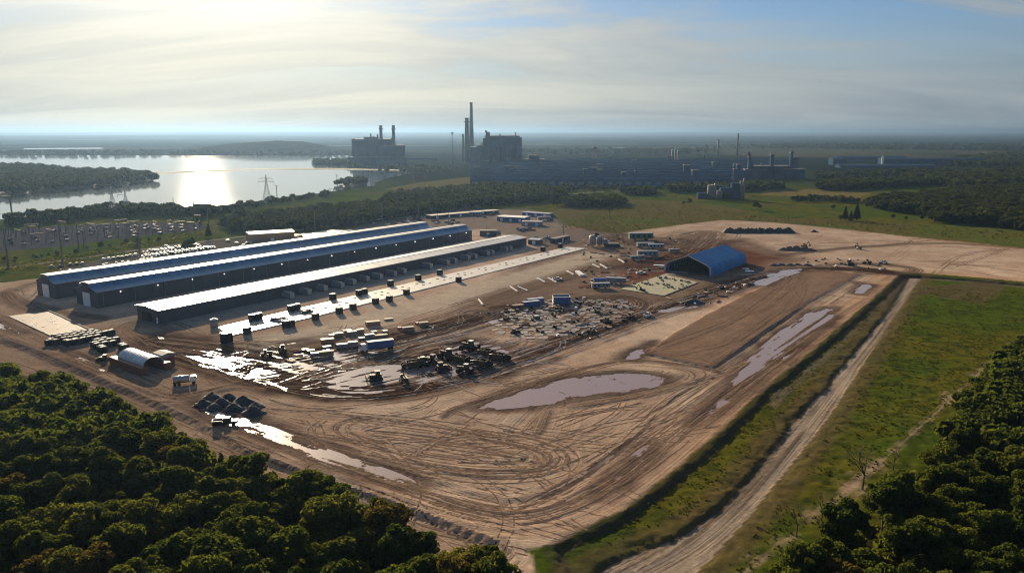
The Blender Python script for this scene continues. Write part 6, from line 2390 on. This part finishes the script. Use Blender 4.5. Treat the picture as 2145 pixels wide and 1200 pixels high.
def trunk_mesh(g_, h, rad, lobes, name='trunk'):
    mb = MB()
    mb.tube((0, 0, -.6), (.2, .1, h * .35), h * .036, h * .026, 8)
    mb.tube((.2, .1, h * .35), (.1, -.1, h * .72), h * .026, h * .010, 7)
    for L_ in lobes[1:7]:
        mb.tube((.15, 0, h * g_.uniform(.26, .42)), (L_[0] * .8, L_[1] * .8, L_[2]), h * .015, h * .005, 5, False)
    o = mb.build(name, M['bark'])
    me = o.data
    bpy.data.objects.remove(o)
    return me


TREE_KINDS = []
for k in range(9):
    g_ = np.random.default_rng(100 + k)
    h = 11.5
    rad = (6.2, 5.4, 7.0, 5.8, 6.6, 5.0, 6.0, 5.6, 6.4)[k]
    lobes = oak_lobes(g_, rad, h)
    V = leaf_cloud(4200, lobes, .36, g_)
    mname, lab = [('leaf_dark', 'dark green broad oak'), ('leaf_dark', 'dark green broad oak'), ('leaf_olive', 'olive green oak'), ('leaf_dark', 'dark green broad oak'), ('leaf_olive', 'olive green oak'),
                  ('leaf_dark', 'dark green broad oak'), ('leaf_brown', 'browning oak'), ('leaf_olive', 'olive green oak'), ('leaf_dark', 'dark green broad oak')][k]
    mname = mname
    TREE_KINDS.append((lab, trunk_mesh(g_, h, rad, lobes), quad_mesh('crown', V, M[mname])))
g_ = np.random.default_rng(300)
lobes = [(0, 0, 2 + k * 1.15, 2.6 * (1 - k / 9), 2.6 * (1 - k / 9), .9) for k in range(8)]
TREE_KINDS.append(('dark pointed cedar', trunk_mesh(g_, 10, 2, [(0, 0, 5, 1, 1, 1)] * 7), quad_mesh('crown', leaf_cloud(2600, lobes, .34, g_), M['leaf_pine'])))
TREE_ROOTS = {}


def plant_tree(kind_, x, y, z, s, rz, where, lab=None, cat='tree', size_=''):
    lab0, tm, cm = TREE_KINDS[kind_]
    t = bpy.data.objects.new('tree', None)
    t.empty_display_size = .5
    COL.objects.link(t)
    t.location, t.rotation_euler, t.scale = (x, y, z), (0, 0, rz), (s, s, s * random.uniform(.9, 1.12))
    tag(t, lab or f'{size_}{lab0} {where}', cat, f'{size_}{lab0}s {where}')
    for nm, me in (('trunk', tm), ('crown', cm)):
        o = bpy.data.objects.new(nm, me)
        COL.objects.link(o)
        o.parent = t
    return t


def scatter(pix, z, spacing, seed, jitter=.42):
    pts = W(pix, z)
    a = np.asarray(pts)
    rr_ = np.random.default_rng(seed)
    gx, gy = np.meshgrid(np.arange(a[:, 0].min(), a[:, 0].max(), spacing), np.arange(a[:, 1].min(), a[:, 1].max(), spacing * .9))
    gx = gx + (np.arange(gx.shape[0]) % 2)[:, None] * spacing / 2
    x = gx.ravel() + rr_.uniform(-jitter, jitter, gx.size) * spacing
    y = gy.ravel() + rr_.uniform(-jitter, jitter, gx.size) * spacing
    m = inside(x, y, pts)
    return np.stack([x[m], y[m]], 1)


WOOD_L = [(-120, 800), (0, 805), (60, 818), (130, 822), (165, 838), (215, 868), (300, 920), (420, 968), (500, 1008), (590, 1055), (650, 1068), (700, 1066), (760, 1090), (800, 1125), (850, 1158), (930, 1176), (1000, 1200),
          (1060, 1240), (1120, 1290), (1150, 1480), (-300, 1480), (-300, 850)]
WOOD_R = [(2400, 700), (2145, 748), (2110, 765), (2075, 815), (2025, 885), (1975, 955), (1920, 1020), (1885, 1065), (1830, 1110), (1780, 1150), (1725, 1190), (1660, 1240), (1600, 1300), (1520, 1480), (2700, 1480), (2700, 800)]
ptsL, ptsR = scatter(WOOD_L, -.8, 6.5, 1), scatter(WOOD_R, -1.0, 6.1, 2)
cand = [(math.hypot(x, y), x, y, 'L') for x, y in ptsL] + [(math.hypot(x, y), x, y, 'R') for x, y in ptsR]


def seen(x, y, pad=14):
    zc = y * CP + (CAM_H - 6) * SP
    return abs(x) < (1072.5 / FPX) * zc + pad and zc > 40 and (y * SP - (CAM_H - 10) * CP) / (y * CP + (CAM_H - 10) * SP) > -.415


cand = sorted(c_ for c_ in cand if seen(c_[1], c_[2]))
rr = random.Random(4)
rest = cand[292:]
for dist_, x, y, wd in cand[:292]:
    kind_ = rr.choice([0, 0, 1, 1, 2, 3, 3, 4, 5, 5, 6, 7, 8, 8]) if wd == 'L' else rr.choice([0, 1, 3, 5, 8, 0, 1, 3, 6, 4])
    if rr.random() < .025:
        kind_ = 9
    sz = rr.choice([rr.uniform(.55, .8), rr.uniform(.75, 1.0), rr.uniform(.95, 1.16)]) * (.92 if wd == 'L' else .84)
    size_ = 'small ' if sz < .66 else ('large ' if sz > .90 else '')
    if wd == 'L':
        spot = 'in the lower left wood, ' + ('nearest the frame bottom' if y < 150 else 'towards its far end' if y > 215 else 'in its left part' if x < -85 else 'along its right edge' if x > -45 else 'in its middle')
    else:
        spot = 'in the lower right wood, ' + ('nearest the frame bottom' if y < 150 else 'towards its far end' if y > 205 else 'in its left part' if x < 95 else 'in its right part')
    plant_tree(kind_, x, y, -.9 if wd == 'L' else -1.1, sz, rr.uniform(0, 6.28), spot, None, 'tree', size_)
print('near trees', len(cand), 'rest', len(rest))


# bare trees at the edge of the right-hand wood
def bare_tree(seed, h):
    rr_ = random.Random(seed)
    mb = MB()

    def grow(p, d_, L_, r_, lev):
        q_ = p + d_ * L_
        mb.tube(p, q_, r_, r_ * .62, 6 if lev < 2 else 4, False)
        if lev < 4:
            for _ in range(3 if lev else 4):
                nd = (d_ + Vector((rr_.uniform(-.9, .9), rr_.uniform(-.9, .9), rr_.uniform(-.1, .6)))).normalized()
                grow(q_, nd, L_ * rr_.uniform(.5, .75), r_ * .55, lev + 1)
    grow(Vector((0, 0, -.5)), Vector((.05, 0, 1)).normalized(), h * .42, h * .026, 0)
    return mb


for k, (a, b_, h, lab) in enumerate([(1806, 1025, 10, 'tall bare dead tree standing on the tan path by the right wood'), (1720, 1090, 7, 'bare leaning tree at the edge of the right wood, below the tall one'), (1870, 985, 7, 'bare branched tree behind the tall dead one'),
                                     (1668, 1120, 6.5, 'lowest bare tree on the tan path by the right wood')]):
    p = P(a, b_, -1.0)
    t = thing('dead_tree', lab, 'tree', (p.x, p.y, -1.1))
    bare_tree(k + 5, h).build('branches', M['bark'], t)
# lone trees and bushes that stand apart
for a, b_, kd, s, lab in [(437, 497, 9, 1.0, 'lone cedar in the grass left of the dark wood'), (400, 528, 3, .9, 'tree standing among the cars of the packed car park'), (390, 529, 5, .75, 'smaller tree among the cars of the packed car park'),
                          (212, 522, 1, .5, 'lone round bush in the grass before the switchyard'), (288, 514, 3, .55, 'bush by the light coloured pole'), (1770, 461, 9, 1.15, 'left of the pointed trees by the far pasture'),
                          (1782, 463, 9, .9, 'short tree between the pointed trees by the far pasture'), (1794, 462, 9, 1.35, 'tallest of the pointed trees by the far pasture'), (1760, 463, 1, .45, 'low bush left of the pointed trees'),
                          (1870, 459, 1, .45, 'round bush right of the pointed trees'), (1898, 462, 3, .4, 'small round bush further right of the pointed trees'), (1930, 464, 5, .5, 'bush nearest the far right wood'),
                          (1444, 428, 3, .6, 'dark bush left of the gravel plant'), (1432, 431, 5, .5, 'small dark bush at the left of the gravel plant'), (1583, 440, 8, .9, 'dark tree right of the gravel plant'), (1745, 440, 3, .5, 'dark bush in the right pasture'),
                          (1555, 408, 5, 1.0, 'tree behind the gravel plant'), (1250, 503, 5, .5, 'dusty bush beside the batching plant')]:
    p = P(a, b_)
    tb = plant_tree(kd, p.x, p.y, -.2, s, rr.uniform(0, 6), '', lab, 'bush' if 'bush' in lab else 'tree')
    tb['group'] = 'lone trees and bushes'
    if 'bush' in lab:
        tb.name = 'bush'

# woodland further off: joined as one mass
UNIT = {}
for q_ in range(6):
    g_ = np.random.default_rng(500 + q_)
    lob = oak_lobes(g_, 1.0, 1.7)
    UNIT[q_] = {n: leaf_cloud(n, lob, .30 * math.sqrt(120 / n), g_) for n in (420, 120, 44)}
    UNIT[q_] = {420: leaf_cloud(170, lob, .34, g_), 120: leaf_cloud(66, lob, .46, g_), 44: leaf_cloud(26, lob, .62, g_), 500: leaf_cloud(620, lob, .16, g_)}


def woods(name, regions, label, mat='leaf_far'):
    chunks = []
    rg = np.random.default_rng(9)
    for pix, z, spacing, s0, s1, lod, seed in regions:
        for x, y in scatter(pix, z, spacing, seed):
            s = rg.uniform(s0, s1)
            V = UNIT[int(rg.integers(0, 6))][lod].copy()
            th = rg.uniform(0, 6.28)
            c_, s_ = math.cos(th), math.sin(th)
            V = np.stack([V[:, 0] * c_ - V[:, 1] * s_, V[:, 0] * s_ + V[:, 1] * c_, V[:, 2]], 1) * s
            chunks.append(V + np.array([x, y, z - .25 * s]))
    V = np.concatenate(chunks)
    o = bpy.data.objects.new(name, quad_mesh(name, V, M[mat]))
    COL.objects.link(o)
    tag(o, label, None, None, 'stuff')
    print(name, len(chunks), 'trees', len(V) // 4, 'quads')
    return o


REG = [
    ([(465, 486), (470, 470), (520, 462), (600, 455), (660, 446), (740, 438), (820, 432), (900, 428), (960, 422), (1050, 412), (1150, 404), (1190, 410), (1180, 420), (1090, 428), (985, 436), (900, 452), (760, 470), (640, 484), (560, 492)], 0, 9.5, 4.2, 6.5, 420, 21),
    ([(860, 408), (980, 400), (1010, 394), (1130, 398), (1190, 406), (1060, 414), (900, 424), (800, 425)], 0, 11, 4.5, 6.5, 120, 22),
    ([(0, 470), (30, 466), (120, 455), (250, 440), (330, 444), (420, 447), (470, 445), (480, 452), (420, 456), (330, 455), (240, 456), (110, 466), (0, 476)], 0, 10, 3.6, 6.5, 420, 23),
    ([(480, 438), (560, 424), (640, 415), (690, 408), (690, 412), (640, 420), (560, 432), (490, 446)], 0, 11, 2.4, 4.6, 120, 24),
    ([(1160, 432), (1200, 422), (1290, 420), (1312, 428), (1290, 434), (1200, 436)], 0, 8.5, 4.2, 6.2, 420, 25),
    ([(1300, 408), (1340, 402), (1372, 402), (1374, 408), (1330, 410)], 0, 9, 4, 6, 120, 26),
    ([(1398, 398), (1440, 394), (1540, 394), (1640, 393), (1640, 398), (1560, 402), (1450, 404), (1400, 404)], 0, 10, 4, 6.5, 120, 27),
    ([(1815, 432), (1850, 422), (1920, 414), (2010, 404), (2100, 398), (2400, 390), (2400, 492), (2145, 484), (2060, 474), (1960, 466), (1940, 455), (1860, 444)], 0, 9.5, 4.6, 7.0, 420, 28),
    ([(1700, 392), (1780, 386), (1860, 384), (1950, 384), (1955, 390), (1860, 394), (1780, 400), (1715, 400)], 0, 11, 4.5, 7.0, 120, 29),
    ([(1650, 420), (1720, 416), (1790, 420), (1820, 428), (1740, 424), (1660, 424)], 0, 10, 2.6, 4.2, 120, 30),
    ([(1880, 372), (2000, 368), (2145, 362), (2400, 362), (2400, 384), (2145, 390), (2000, 396), (1950, 388)], 0, 16, 5, 8, 44, 31),
    ([(1960, 340), (2145, 322), (2400, 318), (2400, 350), (2145, 352), (1990, 350)], 0, 24, 6, 9, 44, 32),
    ([(-300, 352), (60, 352), (150, 362), (250, 364), (320, 372), (328, 379), (240, 387), (100, 400), (0, 408), (-300, 420)], 1.5, 15, 5, 8, 120, 33),
    ([(705, 389), (722, 384), (760, 380), (766, 386), (735, 390)], 1, 10, 4.5, 6.5, 120, 34),
    ([(655, 343), (730, 338), (760, 346), (735, 349), (665, 346)], 0, 20, 5, 8, 44, 35),
    ([(690, 354), (730, 350), (900, 354), (880, 360), (760, 352)], 0, 24, 4, 7, 44, 36),
    ([(780, 360), (870, 360), (950, 352), (960, 358), (900, 366)], 0, 22, 4, 6, 44, 37),
    ([(1090, 318), (1500, 316), (1500, 322), (1300, 324), (1090, 324)], 0, 45, 7, 10, 44, 38),
    ([(1160, 394), (1300, 397), (1290, 400), (1160, 400)], 0, 13, 3, 5, 120, 39),
    ([(-60, 326), (240, 325.5), (300, 324), (740, 326), (740, 324), (240, 321), (-60, 322)], 0, 46, 7, 10, 44, 40),
    ([(1690, 372), (1900, 362), (2000, 360), (1900, 370), (1700, 378)], 0, 22, 4, 7, 44, 41),
    ([(1450, 312), (1700, 306), (2145, 306), (2400, 312), (2145, 318), (1700, 314)], 0, 62, 7, 12, 44, 44),
    ([(0, 545), (60, 541), (140, 528), (250, 510), (340, 498), (340, 503), (200, 524), (60, 546), (0, 551)], 0, 9, 1.0, 2.0, 120, 45),
]
REG = [r for r in REG]
woods('woodland', REG, 'dark woodland beyond the site and across the lake')
if rest:
    chunks = []
    rg = np.random.default_rng(19)
    for dist_, x, y, wd in rest:
        s = rg.uniform(4.2, 6.2)
        chunks.append(UNIT[int(rg.integers(0, 6))][500] * s + np.array([x, y, -2.2]))
    V = np.concatenate(chunks)
    o = bpy.data.objects.new('woodland', quad_mesh('woodland', V, M['leaf_dark']))
    COL.objects.link(o)
    tag(o, 'back of the foreground woods, seen as one dark mass', None, None, 'stuff')

# undergrowth between the trunks of the two near woods
chunks = []
rg = np.random.default_rng(29)
for pix, z_, sd_ in ((WOOD_L, -.8, 61), (WOOD_R, -1.0, 62)):
    for x, y in scatter(pix, z_, 4.6, sd_):
        if not seen(x, y):
            continue
        s = rg.uniform(1.6, 3.4)
        chunks.append(UNIT[int(rg.integers(0, 6))][120] * s + np.array([x, y, z_ - .3 * s]))
V = np.concatenate(chunks)
o = bpy.data.objects.new('undergrowth', quad_mesh('undergrowth', V, M['leaf_olive']))
COL.objects.link(o)
tag(o, 'green undergrowth filling the gaps between the trees of the near woods', None, None, 'stuff')

# rough grass and weeds on the field and the ditch banks
def tufts(pix, z, n, s0, s1, seed):
    pts = W(pix, z)
    a = np.asarray(pts)
    rg = np.random.default_rng(seed)
    x, y = rg.uniform(a[:, 0].min(), a[:, 0].max(), n * 3), rg.uniform(a[:, 1].min(), a[:, 1].max(), n * 3)
    keep = inside(x, y, pts) & (vnoise(x / 5, y / 5, 3) + rg.uniform(-.3, .3, len(x)) > .5)
    x, y = x[keep][:n], y[keep][:n]
    base = leaf_cloud(9, [(0, 0, .25, .6, .6, .4)], .33, rg)
    out = []
    for i in range(6):
        b_ = leaf_cloud(9, [(0, 0, .22, .6, .6, .45)], .33, rg)
        m = np.arange(len(x)) % 6 == i
        s = rg.uniform(s0, s1, m.sum())
        out.append((b_[None] * s[:, None, None] + np.stack([x[m], y[m], np.full(m.sum(), z)], 1)[:, None, :]).reshape(-1, 3))
    return np.concatenate(out)


V = np.concatenate([
    tufts([(1920, 600), (2145, 610), (2300, 640), (2145, 700), (2020, 820), (1880, 960), (1800, 1020), (1700, 1100), (1560, 1240), (1480, 1240), (1600, 1085), (1690, 965), (1760, 875), (1840, 748)], -1.05, 13000, .35, .8, 51),
    tufts([(1880, 590), (1840, 650), (1780, 720), (1715, 790), (1700, 810), (1620, 890), (1540, 990), (1470, 1060), (1340, 1125), (1260, 1150), (1200, 1140), (1310, 1085), (1420, 1010), (1500, 945), (1620, 830), (1720, 745), (1850, 625)], -1.05, 14000, .3, .7, 52),
    tufts([(0, 560), (150, 530), (300, 505), (460, 480), (460, 490), (300, 520), (120, 558), (0, 575)], 0, 1500, .6, 1.6, 53),
    tufts([(1170, 476), (1300, 420), (1640, 455), (2145, 485), (2145, 515), (1620, 464), (1510, 459), (1300, 486)], 0, 3000, .6, 1.6, 54)])
o = bpy.data.objects.new('grass', quad_mesh('grass', V, M['grass_blade']))
COL.objects.link(o)
tag(o, 'rough green grass and weeds beside the dirt road', None, None, 'stuff')

# ------------------------------------------------------------------ haze
HAZE_DENSITY = 0.000085
hm, q = new_mat('haze air')
pvn = q.n('ShaderNodeVolumePrincipled')
pvn.inputs['Color'].default_value = (0.14, 0.238, 0.385, 1)
pvn.inputs['Density'].default_value = HAZE_DENSITY
pvn.inputs['Anisotropy'].default_value = 0.55
o_ = q.n('ShaderNodeOutputMaterial')
q.put(o_.inputs['Volume'], pvn.outputs[0])
hz = MB().box(-155000, 155000, -1500, 155000, -80, 154).build('haze', hm)
tag(hz, kind='stuff')
